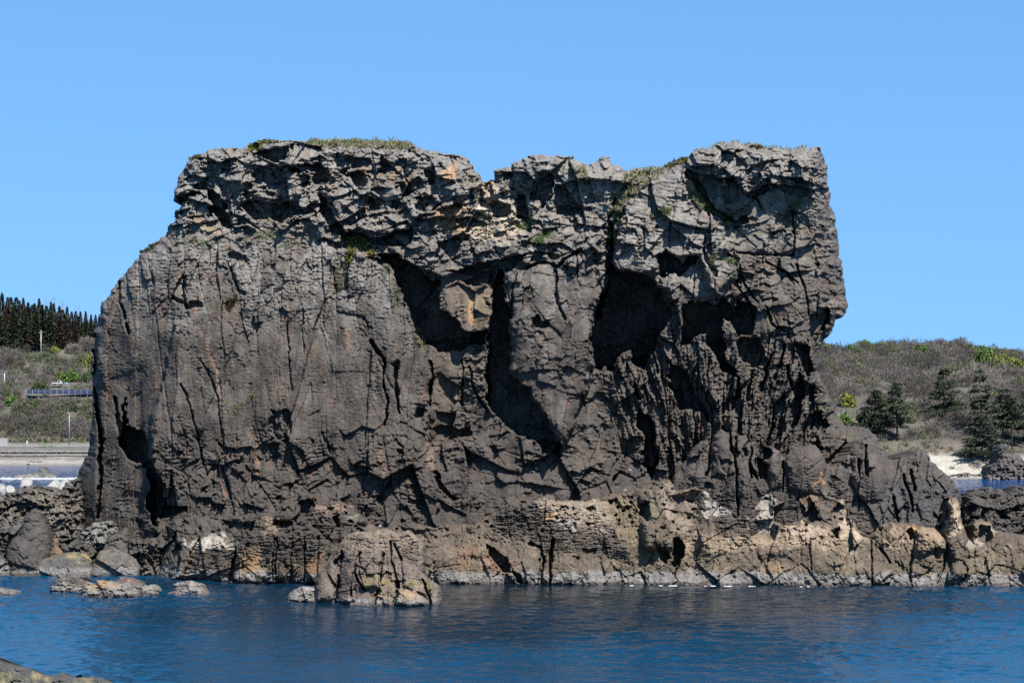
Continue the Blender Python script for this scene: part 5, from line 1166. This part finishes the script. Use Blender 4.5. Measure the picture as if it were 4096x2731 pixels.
tetrapod(98, 1980, 326, (0.15, 0.1, 1.5), 'white concrete tetrapod with a tall rounded leg, second from the left', 1.0)
tetrapod(150, 2000, 318, (0.6, 1.9, 0.4), 'white concrete tetrapod showing only low leg ends in the gap', 0.9)
tetrapod(190, 1978, 324, (0.2, 0.75, 0.2), 'white concrete tetrapod with a leg leaning right, middle of the row', 1.0)
tetrapod(246, 1985, 322, (0.5, 0.35, 2.2), 'white concrete tetrapod nearest the great rock', 1.0)
for i, (px, py, Y) in enumerate([(60, 2030, 316), (130, 2035, 318), (215, 2030, 316)]):
    pass

# reef with surf between the tetrapods and the beach
REEF2 = [(45,1935),(52,1902),(70,1897),(105,1895),(140,1888),(152,1884),(155,1873),(165,1866),(178,1867),(187,1878),(192,1888),(205,1896),(218,1902),(228,1910),(232,1935)]
lump('reef_islet', 'low dark reef with a knob rising out of white surf at the left', 'rock', REEF2, 421.0, 2.0, 5, 'bedded', 151, cols=((0.16,0.155,0.13), (0.12,0.115,0.10), (0.30,0.32,0.28)), jag=.35, bandtop=0.8, step=1.6)
r = np.random.default_rng(9); sx = np.arange(-150, -86, 0.25); sy = np.arange(-1.7, 1.71, 0.25); SX, SY = np.meshgrid(sx, sy)
SZ = (0.05 + 0.48 * np.clip(1 - (SY / 1.6) ** 2, 0, 1) * (0.45 + 0.75 * np.abs(fbm(SX / 1.2, SY / 0.8, 4, 77))) ) * (1 if True else 0) - 0.06
ii = np.arange(SX.size).reshape(SX.shape); q = np.stack([ii[:-1, :-1], ii[:-1, 1:], ii[1:, 1:], ii[1:, :-1]], -1).reshape(-1, 4)
foam = mesh_from('sea_foam', np.stack([SX, SY + 417.5 + 1.0 * fbm(SX / 9, SX * 0, 2, 78), SZ], -1).reshape(-1, 3), q, [], plain_mat('foam', (0.24, 0.245, 0.245), 0.7, 1.5, 0.85, 1.1), smooth=True); tag(foam, 'white surf breaking along the reef', 'surf', kind='stuff')
# stones on the beaches
lump('beach_stone', 'dark stone with a pale top at the water edge of the left beach', 'stone', [(99,1868),(101,1858),(108,1853),(116,1855),(120,1862),(121,1868)], 501.5, 0.7, 1.2, 'boulder', 161, cols=((0.12,0.115,0.11),(0.07,0.065,0.06),(0.22,0.21,0.2)), step=1.2, jag=.2, waterband=False, scale=.3)
lump('beach_stone', 'pale heap of stones on the left beach under the armour blocks', 'stone', [(98,1851),(110,1845),(128,1841),(142,1844),(158,1842),(170,1847),(177,1853)], 509.5, 0.6, 1.5, 'rough', 162, cols=((0.33,0.29,0.27),(0.25,0.22,0.21),(0.42,0.38,0.36)), step=1.2, jag=.25, waterband=False, scale=.3)
lump('dome_rock', 'grey domed rock with a knobby pillar before the white beach at the right', 'rock', [(3928,1950),(3937,1915),(3952,1888),(3958,1862),(3975,1850),(3985,1838),(3986,1800),(3996,1778),(4025,1770),(4036,1785),(4034,1814),(4050,1811),(4080,1818),(4096,1838),(4120,1860),(4170,1900),(4180,1950)], 414.0, 3.0, 8, 'rough', 163, cols=((0.12,0.105,0.10),(0.085,0.078,0.076),(0.17,0.15,0.14)), step=2.0, jag=.5, bandtop=.5, scale=.6)
lump('shore_rock', 'low dark flat rocks along the waterline of the white beach', 'rock', [(3770,1925),(3790,1900),(3830,1894),(3870,1889),(3900,1895),(3940,1893),(3960,1925)], 421.0, 0.9, 2, 'rough', 164, cols=((0.16,0.15,0.145),(0.11,0.10,0.10),(0.35,0.33,0.3)), step=1.6, jag=.4, bandtop=.35, scale=.4)
lump('beach_boulder', 'single grey block lying on the white beach at the right', 'boulder', [(3796,1878),(3798,1868),(3806,1862),(3818,1863),(3822,1868),(3812,1874),(3802,1879)], 427.0, 0.6, 1.2, 'boulder', 165, cols=((0.30,0.29,0.29),(0.22,0.215,0.22),(0.34,0.33,0.33)), step=1.2, jag=.2, waterband=False, scale=.3)
# ================================================================== plants, birds and litter on the rocks
def surf(R, px, py):
    """point of a rock face seen at a pixel"""
    j = int(round((px - R.us[0]) / R.step)); i = int(round((py - R.vs[0]) / R.step))
    i = min(max(i, 0), R.Y.shape[0] - 1); j = min(max(j, 0), R.Y.shape[1] - 1)
    return R.Y[i, j]

def tufts(name, R, polys, n, blade, mats_tint, label, kind='stuff', cat='grass', seed=1, up=0.8, mat=None, width=0.05, top=False, group=None):
    r = np.random.default_rng(seed); P = []; T = []
    area = [abs(np.ptp(np.array(p)[:, 0]) * np.ptp(np.array(p)[:, 1])) for p in polys]
    for p, a in zip(polys, area):
        p = np.array(p, float); k = int(n * a / sum(area)) + 1; u = r.uniform(p[:, 0].min(), p[:, 0].max(), k * 3); v = r.uniform(p[:, 1].min(), p[:, 1].max(), k * 3)
        sd = poly_sd(u, v, p); ok = sd + 10 * perlin(u / 14, v / 14, seed) > 0; u, v = u[ok][:k], v[ok][:k]
        for a_, b_ in zip(u, v):
            Y = surf(R, a_, b_) - 0.02
            P.append(at(a_, b_, Y)); T.append(mats_tint[r.integers(0, len(mats_tint))])
    P = np.array(P); m = len(P)
    D = r.normal(size=(m, 3)) * 0.55 + np.array((0.15, -0.45, up))
    V4 = cards(P, D, blade * (0.45 + 1.1 * np.clip(0.5 + perlin(P[:, 0] / 0.9, P[:, 2] / 0.9, seed), 0, 1)), width, r)
    ob = cloud_obj(name, V4, np.array(T) * r.uniform(0.65, 1.3, (m, 1)), mat or M_ANY)
    tag(ob, label, cat, group, kind)
    return ob
DRYG = [(0.185,0.158,0.090), (0.150,0.135,0.070), (0.110,0.112,0.045), (0.21,0.18,0.11)]
FRESH = [(0.044,0.085,0.014), (0.058,0.098,0.018), (0.082,0.100,0.032), (0.034,0.064,0.012)]
MIXG = DRYG[:3] + FRESH[:3]; MOSS = [(0.105,0.105,0.014), (0.080,0.085,0.013), (0.050,0.055,0.011), (0.125,0.118,0.02), (0.075,0.045,0.015)]; BROWNM = [(0.045,0.034,0.012), (0.035,0.036,0.010), (0.055,0.040,0.016)]
tufts('dry_grass', STK, [[(1215,566),(1400,562),(1625,570),(1655,584),(1640,598),(1560,600),(1400,590),(1240,584)]], 3000, 0.32, DRYG + FRESH[:1], 'dry yellow-green grass along the flat top at the left of the great rock', seed=1)
# blades standing on the very top edge
r_ = np.random.default_rng(4); P = []; T = []
for x in np.concatenate([r_.uniform(1230, 1640, 900), r_.uniform(2530, 2650, 260), r_.uniform(2850, 3230, 420)]):
    col_ = np.nonzero(STK.ins[:, min(int((x - STK.us[0]) / STK.step), STK.ins.shape[1] - 1)])[0]
    if not len(col_): continue
    i0 = col_[0] + 1; v = STK.vs[i0]; P.append(at(x, v, STK.Y[i0, int((x - STK.us[0]) / STK.step)] + r_.uniform(0, 1.0))); T.append(DRYG[r_.integers(0, 4)] if r_.random() < .8 else FRESH[0])
P = np.array(P); D = r_.normal(size=P.shape) * 0.4 + np.array((0.25, 0, 1.0))
tag(cloud_obj('skyline_grass', cards(P, D, 0.30, 0.05, r_), np.array(T) * r_.uniform(.7, 1.3, (len(T), 1)), M_ANY), 'thin dry grass blades fringing the top edge of the great rock', 'grass', kind='stuff')
tufts('gully_grass', STK, [[(2520,690),(2640,676),(2655,690),(2590,740),(2540,780),(2500,820),(2470,860),(2440,850),(2450,800),(2480,750)], [(2270,680),(2340,660),(2370,740),(2310,740)]], 2600, 0.34, DRYG + MIXG[3:4], 'long straw-coloured grass filling the gully between the two summits', seed=2)
tufts('green_grass', STK, [[(2452,850),(2490,850),(2475,890),(2455,890)], [(2430,915),(2465,915),(2462,960),(2440,1010),(2432,960)]], 700, 0.3, FRESH, 'bright green grass at the bottom of the gully', seed=3)
tufts('green_grass', STK, [[(2755,785),(2800,778),(2850,820),(2860,845),(2800,850),(2775,820)], [(2880,870),(2910,880),(2940,905),(2910,905)], [(2840,1020),(2862,1030),(2855,1100),(2845,1120)], [(2895,1035),(2945,1040),(2955,1070),(2920,1055)]], 1500, 0.3, FRESH + MIXG[:1], 'green grass strip down the cleft under the right summit', seed=4)
tufts('green_grass', STK, [[(2600,860),(2650,832),(2690,840),(2680,858),(2620,870)]], 600, 0.28, FRESH + MIXG[:2], 'green grass ledge on the middle brow right of the gully', seed=5)
tufts('green_grass', STK, [[(3150,830),(3210,800),(3226,805),(3180,840),(3160,850)], [(3100,870),(3130,875),(3140,900)]], 350, 0.28, FRESH + MIXG[:1], 'green grass tuft high on the right face', seed=6)
tufts('green_grass', STK, [[(2120,970),(2205,920),(2200,945),(2150,985)], [(2060,905),(2130,890),(2110,925),(2070,925)]], 700, 0.26, FRESH, 'green grass on sloping ledges below the pale hollow', seed=7)
tufts('sparse_weeds', STK, [[(690,955),(800,960),(880,965),(840,985),(700,980)], [(1010,930),(1130,915),(1140,940),(1030,970)], [(1110,960),(1180,950),(1200,980),(1130,1000)], [(960,950),(1000,945),(1010,975),(970,980)]], 900, 0.24, MIXG, 'thin green weeds along the ledge under the left cap', seed=8)
tufts('sparse_weeds', STK, [[(1350,1050),(1400,1040),(1390,1130),(1355,1180)], [(1520,1070),(1550,1060),(1570,1090),(1530,1110)], [(1560,1130),(1600,1130),(1610,1230),(1570,1220)], [(1640,1330),(1690,1360),(1720,1410),(1670,1370)]], 800, 0.26, FRESH + MIXG[:2], 'green weeds on the right edge of the left buttress', seed=9)
tufts('sparse_weeds', STK, [[(910,1650),(960,1620),(1010,1570),(1030,1560),(1000,1620),(940,1655)], [(795,1380),(820,1375),(825,1395),(800,1395)], [(500,1340),(520,1335),(515,1352)], [(600,1388),(640,1385),(645,1397)], [(840,1215),(870,1225),(880,1260),(850,1250)], [(890,1180),(940,1190),(930,1220)], [(560,1510),(580,1500),(570,1530)]], 500, 0.22, MIXG, 'scattered green weeds in cracks of the left face', seed=10)
tufts('sparse_weeds', STK, [[(1900,900),(1960,880),(1960,960),(1910,950)], [(2100,880),(2130,870),(2140,900)], [(1990,740),(2030,745),(2020,758)], [(2240,660),(2260,665),(2255,690)], [(2110,1160),(2135,1160),(2130,1190)], [(2020,1010),(2040,1000),(2030,1020)]], 350, 0.22, MIXG, 'small green weeds in and around the pale hollow', seed=11)
def mat_bush(poly, n, label, seed, tint, name='creeping_shrub'):
    return tufts(name, STK, [poly], n, 0.16, tint, label, None, 'shrub', seed, up=0.5, width=0.13)
mat_bush([(985,598),(1000,580),(1035,566),(1080,562),(1120,562),(1060,578),(1040,600),(1010,606),(990,606)], 900, 'olive cushion shrub on the top edge beside the small roof of rock', 12, MOSS)
mat_bush([(1385,945),(1410,940),(1450,950),(1480,980),(1500,1025),(1485,1030),(1455,1000),(1430,985),(1420,1010),(1405,1040),(1395,1075),(1380,1060),(1390,1000)], 1500, 'yellow-green creeping shrub draped below the diagonal fissure', 13, MOSS[:4])
mat_bush([(560,1010),(590,988),(625,968),(640,970),(610,995),(580,1015)], 500, 'brownish-olive creeping shrub on the left shoulder edge', 14, BROWNM + MOSS[2:3])
mat_bush([(890,1210),(920,1195),(940,1200),(935,1230),(920,1250),(905,1235)], 300, 'rusty brown little shrub on the left face', 15, BROWNM)
mat_bush([(2655,668),(2680,650),(2705,644),(2755,628),(2750,648),(2700,660),(2670,675)], 600, 'olive-brown creeping shrub left of the right summit block', 16, BROWNM + MOSS[:2])
mat_bush([(2980,580),(3020,583),(3055,593),(3050,598),(3000,592)], 250, 'dark olive strip of shrub on the right summit', 17, BROWNM + MOSS[2:3])
mat_bush([(755,640),(775,630),(810,620),(812,626),(780,640)], 200, 'thin olive shrub on the rounded top left corner', 18, BROWNM + MOSS[:1])
tufts('seaweed', SHF, [[(1020,2305),(1045,2302),(1045,2318),(1020,2318)], [(1105,2308),(1150,2303),(1148,2320),(1105,2322)], [(1225,2315),(1265,2312),(1262,2328),(1225,2328)]], 400, 0.16, [(0.02,0.045,0.01), (0.035,0.055,0.012)], 'dark green weed patches along the tide line left of the gull rock', seed=19)

r_ = np.random.default_rng(21); fv = []; ft = []
for cx in [2670, 2690, 2705, 2842, 2920, 3240, 3010, 2540]:
    wl_ = np.interp(cx, [600, 700, 900, 1000, 1400, 2400, 3200, 4300], [2305, 2318, 2328, 2334, 2338, 2341, 2346, 2349])
    for k in range(r_.integers(2, 5)):
        c_ = at(cx + r_.normal() * 16, wl_ + 4 + r_.uniform(0, 4), water_Y(wl_ + 4)); n_ = 7; rx_ = r_.uniform(0.08, 0.3); a0 = r_.uniform(0, 6.28); base_ = len(fv)
        fv.append((c_.x, c_.y, 0.17))
        for q_ in range(n_):
            an = a0 + q_ * 2 * math.pi / n_; rr_ = r_.uniform(0.5, 1.0); fv.append((c_.x + rx_ * rr_ * math.cos(an), c_.y + 0.35 * rr_ * math.sin(an), 0.10))
        for q_ in range(n_): ft.append((base_, base_ + 1 + q_, base_ + 1 + (q_ + 1) % n_))
tag(mesh_from('sea_foam', np.array(fv), [], ft, plain_mat('foam_flecks', (0.34, 0.35, 0.35), 0.7), smooth=True), 'white foam flecks along the foot of the great rock', 'foam', kind='stuff')

# gulls: body, neck and head in one lathe-like surface along a bent spine, folded wings, legs
M_GULL = plain_mat('white_feathers', (0.36, 0.36, 0.36), 0.8, 8, 0.92, 1.05); M_WING = plain_mat('grey_feathers', (0.12, 0.13, 0.145), 0.8, 8, 0.9, 1.1); M_BILL = plain_mat('yellow_bill', (0.30, 0.20, 0.02), 0.6)
def gull(px, py, Y, s, rz, label):
    e = empty('gull', at(px, py, Y), label, 'gull', 'white gulls on the rocks'); e.rotation_euler = (0, 0, rz)
    pts = [(-0.30, 0.10), (-0.22, 0.115), (-0.12, 0.14), (0.0, 0.165), (0.09, 0.195), (0.125, 0.245), (0.14, 0.295), (0.16, 0.325), (0.195, 0.325), (0.215, 0.318)]
    rad = [0.008, 0.035, 0.068, 0.085, 0.080, 0.050, 0.038, 0.045, 0.030, 0.004]
    P3 = [(a * s, 0, b * s) for a, b in pts]; join_tubes('body', [taper_tube(P3, [x * s for x in rad], 12)], M_GULL, e)
    for sy in (-1, 1):
        join_tubes('wing', [taper_tube([(0.06 * s, sy * 0.07 * s, 0.19 * s), (-0.06 * s, sy * 0.085 * s, 0.185 * s), (-0.20 * s, sy * 0.06 * s, 0.145 * s), (-0.34 * s, sy * 0.02 * s, 0.115 * s)], [0.02 * s, 0.042 * s, 0.028 * s, 0.004 * s], 8)], M_WING, e)
        join_tubes('leg', [taper_tube([(0.0, sy * 0.03 * s, -0.03 * s), (0.0, sy * 0.03 * s, 0.10 * s)], [0.008 * s, 0.010 * s], 6)], M_BILL, e)
    join_tubes('bill', [taper_tube([(0.205 * s, 0, 0.318 * s), (0.255 * s, 0, 0.308 * s)], [0.012 * s, 0.003 * s], 6)], M_BILL, e)
gull(1519, 2113.5, surf(ISR, 1519, 2120) + 0.3, 1.0, -0.9, 'white gull standing on top of the domed tan rock')
gull(2522, 1886, surf(STK, 2522, 1884) - 0.35, 0.75, 2.4, 'tiny white gull on the dark wall left of the black cleft, upper of two')
gull(2607, 1918, surf(STK, 2607, 1914) - 0.35, 0.6, 1.2, 'tiny white gull at the foot of the black cleft above the shelf')
gull(2500, 1965, surf(STK, 2500, 1962) - 0.35, 0.6, 0.4, 'tiny white gull on the ledge left of the tan shelf block')
gull(2714, 1758, surf(STK, 2714, 1755) - 0.35, 0.7, 2.0, 'tiny white gull on the splintered wall above the smooth shoulder')
# scrap of teal net on the gull rock
p = at(1625, 2138, surf(ISR, 1625, 2142) - 0.12)
bm = bmesh.new()
rr = np.random.default_rng(2); nx_, ny_ = 9, 5; gv = [[bm.verts.new((0.55 * (i / 8 - .5) , 0.12 * math.sin(i), 0.16 * (j / 4 - .5) * (1 - abs(i / 8 - .4)) + 0.05 * rr.normal() * .5 - 0.05 * i / 8)) for i in range(nx_)] for j in range(ny_)]
for j in range(ny_ - 1):
    for i in range(nx_ - 1): bm.faces.new((gv[j][i], gv[j][i + 1], gv[j + 1][i + 1], gv[j + 1][i]))
bmesh.ops.solidify(bm, geom=bm.faces[:], thickness=0.02); o = bm_obj('net_scrap', bm, M_TEAL); o.location = p; tag(o, 'crumpled scrap of teal net lying right of the gull on its rock', 'net')
# a bird far off in the sky
p = at(890, 241.5, 420); bm = bmesh.new()
for sx in (-1, 1):
    a = [bm.verts.new(v) for v in ((0, -0.05, 0), (0, 0.07, 0), (sx * 0.16, 0.03, 0.05), (sx * 0.16, -0.03, 0.055))]; b = [bm.verts.new(v) for v in ((sx * 0.33, 0.02, 0.0), (sx * 0.33, 0.0, 0.0))]
    bm.faces.new(a); bm.faces.new((a[3], a[2], b[0], b[1]))
bmesh.ops.solidify(bm, geom=bm.faces[:], thickness=0.02)
bmesh.ops.create_uvsphere(bm, u_segments=8, v_segments=6, radius=1, matrix=Matrix.Translation((0, 0, 0)) @ Matrix.Diagonal((0.045, 0.17, 0.045, 1)))
o = bm_obj('flying_bird', bm, M_WING); o.location = p; o.rotation_euler = (0.5, 0.2, 0.4); tag(o, 'tiny bird flying high in the blue sky at the upper left', 'bird')
# ================================================================== light, sky, sea, camera
scn = bpy.context.scene
SUN_EL, SUN_AZ = math.radians(51), math.radians(27)     # azimuth measured from behind the viewer to the right
sv = Vector((math.sin(SUN_AZ) * math.cos(SUN_EL), -math.cos(SUN_AZ) * math.cos(SUN_EL), math.sin(SUN_EL)))
sl = bpy.data.lights.new('sun', 'SUN'); sl.energy = 5.0; sl.angle = math.radians(0.5); sl.color = (1.0, 0.955, 0.89)
so = bpy.data.objects.new('sun', sl); C.objects.link(so); so.rotation_euler = (-sv).to_track_quat('-Z', 'Y').to_euler(); so.location = (60, -60, 120)
w = bpy.data.worlds.new("World"); scn.world = w; w.use_nodes = True
nt = w.node_tree; bg = nt.nodes['Background']
sky = nt.nodes.new('ShaderNodeTexSky'); sky.sky_type = 'NISHITA'; sky.sun_disc = False
sky.sun_elevation = SUN_EL; sky.sun_rotation = math.pi - SUN_AZ
sky.altitude = 0; sky.air_density = SKY_AIR; sky.dust_density = SKY_DUST; sky.ozone_density = SKY_OZ
tcw = nt.nodes.new('ShaderNodeTexCoord'); vm = nt.nodes.new('ShaderNodeVectorMath'); vm.operation = 'MULTIPLY_ADD'
vm.inputs[1].default_value = (1, 1, 0.8); vm.inputs[2].default_value = (0, 0, SKY_LIFT)
nrm = nt.nodes.new('ShaderNodeVectorMath'); nrm.operation = 'NORMALIZE'
nt.links.new(tcw.outputs['Generated'], vm.inputs[0]); nt.links.new(vm.outputs[0], nrm.inputs[0]); nt.links.new(nrm.outputs[0], sky.inputs['Vector'])
hs = nt.nodes.new('ShaderNodeHueSaturation'); hs.inputs['Hue'].default_value = SKY_HUE; hs.inputs['Saturation'].default_value = SKY_SAT; hs.inputs['Value'].default_value = 1.0
nt.links.new(sky.outputs[0], hs.inputs['Color']); nt.links.new(hs.outputs[0], bg.inputs['Color']); bg.inputs['Strength'].default_value = SKY_STR

# sea: rippled near water, one sheet out to the horizon
def sea_mat():
    m, nt, b = new_mat('sea_water')
    g = nd(nt, 'ShaderNodeNewGeometry')
    sx_ = nd(nt, 'ShaderNodeSeparateXYZ'); nt.links.new(g.outputs['Position'], sx_.inputs[0])
    # rock's dark reflection painted into the water colour round it, open blue farther off
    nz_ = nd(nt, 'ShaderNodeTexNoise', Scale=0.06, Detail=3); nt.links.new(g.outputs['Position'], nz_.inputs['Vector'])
    def mth(op, a, b):
        n_ = nd(nt, 'ShaderNodeMath', operation=op)
        for i_, v_ in enumerate((a, b)):
            if isinstance(v_, (int, float)): n_.inputs[i_].default_value = v_
            else: nt.links.new(v_, n_.inputs[i_])
        return n_.outputs[0]
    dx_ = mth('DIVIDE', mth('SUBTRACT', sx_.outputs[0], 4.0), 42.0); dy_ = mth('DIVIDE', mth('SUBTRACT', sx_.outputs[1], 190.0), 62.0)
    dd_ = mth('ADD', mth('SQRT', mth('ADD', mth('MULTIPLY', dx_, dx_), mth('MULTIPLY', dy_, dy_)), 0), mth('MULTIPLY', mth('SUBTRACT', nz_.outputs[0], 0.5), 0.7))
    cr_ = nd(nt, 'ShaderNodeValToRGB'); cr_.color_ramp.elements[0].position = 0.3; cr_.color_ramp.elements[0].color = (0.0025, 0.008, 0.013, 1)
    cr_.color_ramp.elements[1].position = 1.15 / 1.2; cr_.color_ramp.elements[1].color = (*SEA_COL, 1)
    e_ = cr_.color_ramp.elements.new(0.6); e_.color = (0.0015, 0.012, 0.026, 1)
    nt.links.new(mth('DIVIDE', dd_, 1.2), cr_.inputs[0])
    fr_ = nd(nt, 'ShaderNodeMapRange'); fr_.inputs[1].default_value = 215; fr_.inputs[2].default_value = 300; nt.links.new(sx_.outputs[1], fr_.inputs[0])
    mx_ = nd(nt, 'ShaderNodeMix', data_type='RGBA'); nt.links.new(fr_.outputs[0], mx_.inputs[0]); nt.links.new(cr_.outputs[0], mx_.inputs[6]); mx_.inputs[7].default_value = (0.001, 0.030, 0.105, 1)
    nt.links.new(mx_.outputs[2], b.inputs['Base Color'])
    sp_ = nd(nt, 'ShaderNodeMapRange'); sp_.inputs[1].default_value = 215; sp_.inputs[2].default_value = 300; sp_.inputs[3].default_value = 0.34; sp_.inputs[4].default_value = 0.10   # open, wind-ruffled water beyond the rock
    nt.links.new(sx_.outputs[1], sp_.inputs[0]); nt.links.new(sp_.outputs[0], b.inputs['Specular IOR Level'])
    
    b.inputs['Roughness'].default_value = 0.09; b.inputs['IOR'].default_value = 1.33; b.inputs['Specular IOR Level'].default_value = 0.42
    mp = nd(nt, 'ShaderNodeMapping'); mp.inputs['Scale'].default_value = (2.2, 3.0, 1); nt.links.new(g.outputs['Position'], mp.inputs['Vector'])
    n = nd(nt, 'ShaderNodeTexNoise', Scale=1.0, Detail=4, Roughness=0.6); nt.links.new(mp.outputs[0], n.inputs['Vector'])
    bp = nd(nt, 'ShaderNodeBump', Strength=1.0, Distance=0.03); nt.links.new(n.outputs[0], bp.inputs['Height'])
    nt.links.new(bp.outputs[0], b.inputs['Normal'])
    return m
rows = np.concatenate([np.arange(1868, 2000, 2.0), np.arange(2000, 2800, 1.3)])[::-1]
Ys = F_PX * CAM_H / (rows - HOR)
tx = np.arange(-2900, 2901, 5.0) / F_PX
YY = np.repeat(Ys[:, None], len(tx), 1); XX = YY * tx[None, :]
ruf = 0.55 + 0.55 * sstep(-0.35, 0.4, fbm(XX / 26, YY / 40, 3, 301)) ; ruf = ruf * (0.75 + 0.45 * sstep(10, 34, np.abs(XX - 4)))
ZZ = WAVE[0] * perlin(XX / 3.0 + YY / 9, YY / 1.7, 302) + WAVE[1] * perlin(XX / 1.3 - YY / 5, YY / 0.85, 303) + WAVE[2] * perlin(XX / 0.7, YY / 0.5, 304)
ZZ = ZZ * ruf * np.interp(YY, [150, 260, 420], [1, 1, 1])
ZZ[0] = ZZ[-1] = 0; ZZ[:, 0] = ZZ[:, -1] = 0
nr, nc = ZZ.shape
ii = np.arange(nr * nc).reshape(nr, nc)
q = np.stack([ii[:-1, :-1], ii[:-1, 1:], ii[1:, 1:], ii[1:, :-1]], -1).reshape(-1, 4)
vs_ = np.stack([XX, YY, ZZ], -1).reshape(-1, 3)
far = np.array([(-2500, -80, 0), (2500, -80, 0), (2500, 4000, 0), (-2500, 4000, 0)], float)
k = len(vs_); cA, cB, cD, cE = ii[0, 0], ii[0, -1], ii[-1, -1], ii[-1, 0]
# outer sheet: four quads joining the rippled part to the far corners (its rim is flat and straight)
q = np.concatenate([q, [(k, k + 1, cB, cA), (k + 1, k + 2, cD, cB), (k + 2, k + 3, cE, cD), (k + 3, k, cA, cE)]])
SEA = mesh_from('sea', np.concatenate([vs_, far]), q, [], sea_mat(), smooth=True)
tag(SEA, kind='structure')

cam = bpy.data.cameras.new('camera'); co_ = bpy.data.objects.new('camera', cam); C.objects.link(co_)
co_.location = (0, 0, CAM_H); co_.rotation_euler = (math.pi / 2, 0, 0)
cam.sensor_width = 36; cam.lens = 36 * F_PX / 4096; cam.shift_y = (HOR - 1365.5) / 4096
cam.clip_start = 0.5; cam.clip_end = 8000
scn.camera = co_
scn.view_settings.view_transform = 'Standard'; scn.view_settings.look = 'None'; scn.view_settings.exposure = EXPO; scn.view_settings.gamma = 1.0
scn.view_settings.use_curve_mapping = False
scn.render.engine = 'CYCLES'
scn.cycles.use_denoising = DENOISE
scn.cycles.denoiser = 'OPENIMAGEDENOISE'; scn.cycles.denoising_input_passes = 'RGB_ALBEDO_NORMAL'; scn.cycles.denoising_prefilter = 'ACCURATE'
scn.cycles.max_bounces = 6; scn.cycles.diffuse_bounces = 3; scn.cycles.glossy_bounces = 3; scn.cycles.transparent_max_bounces = 4
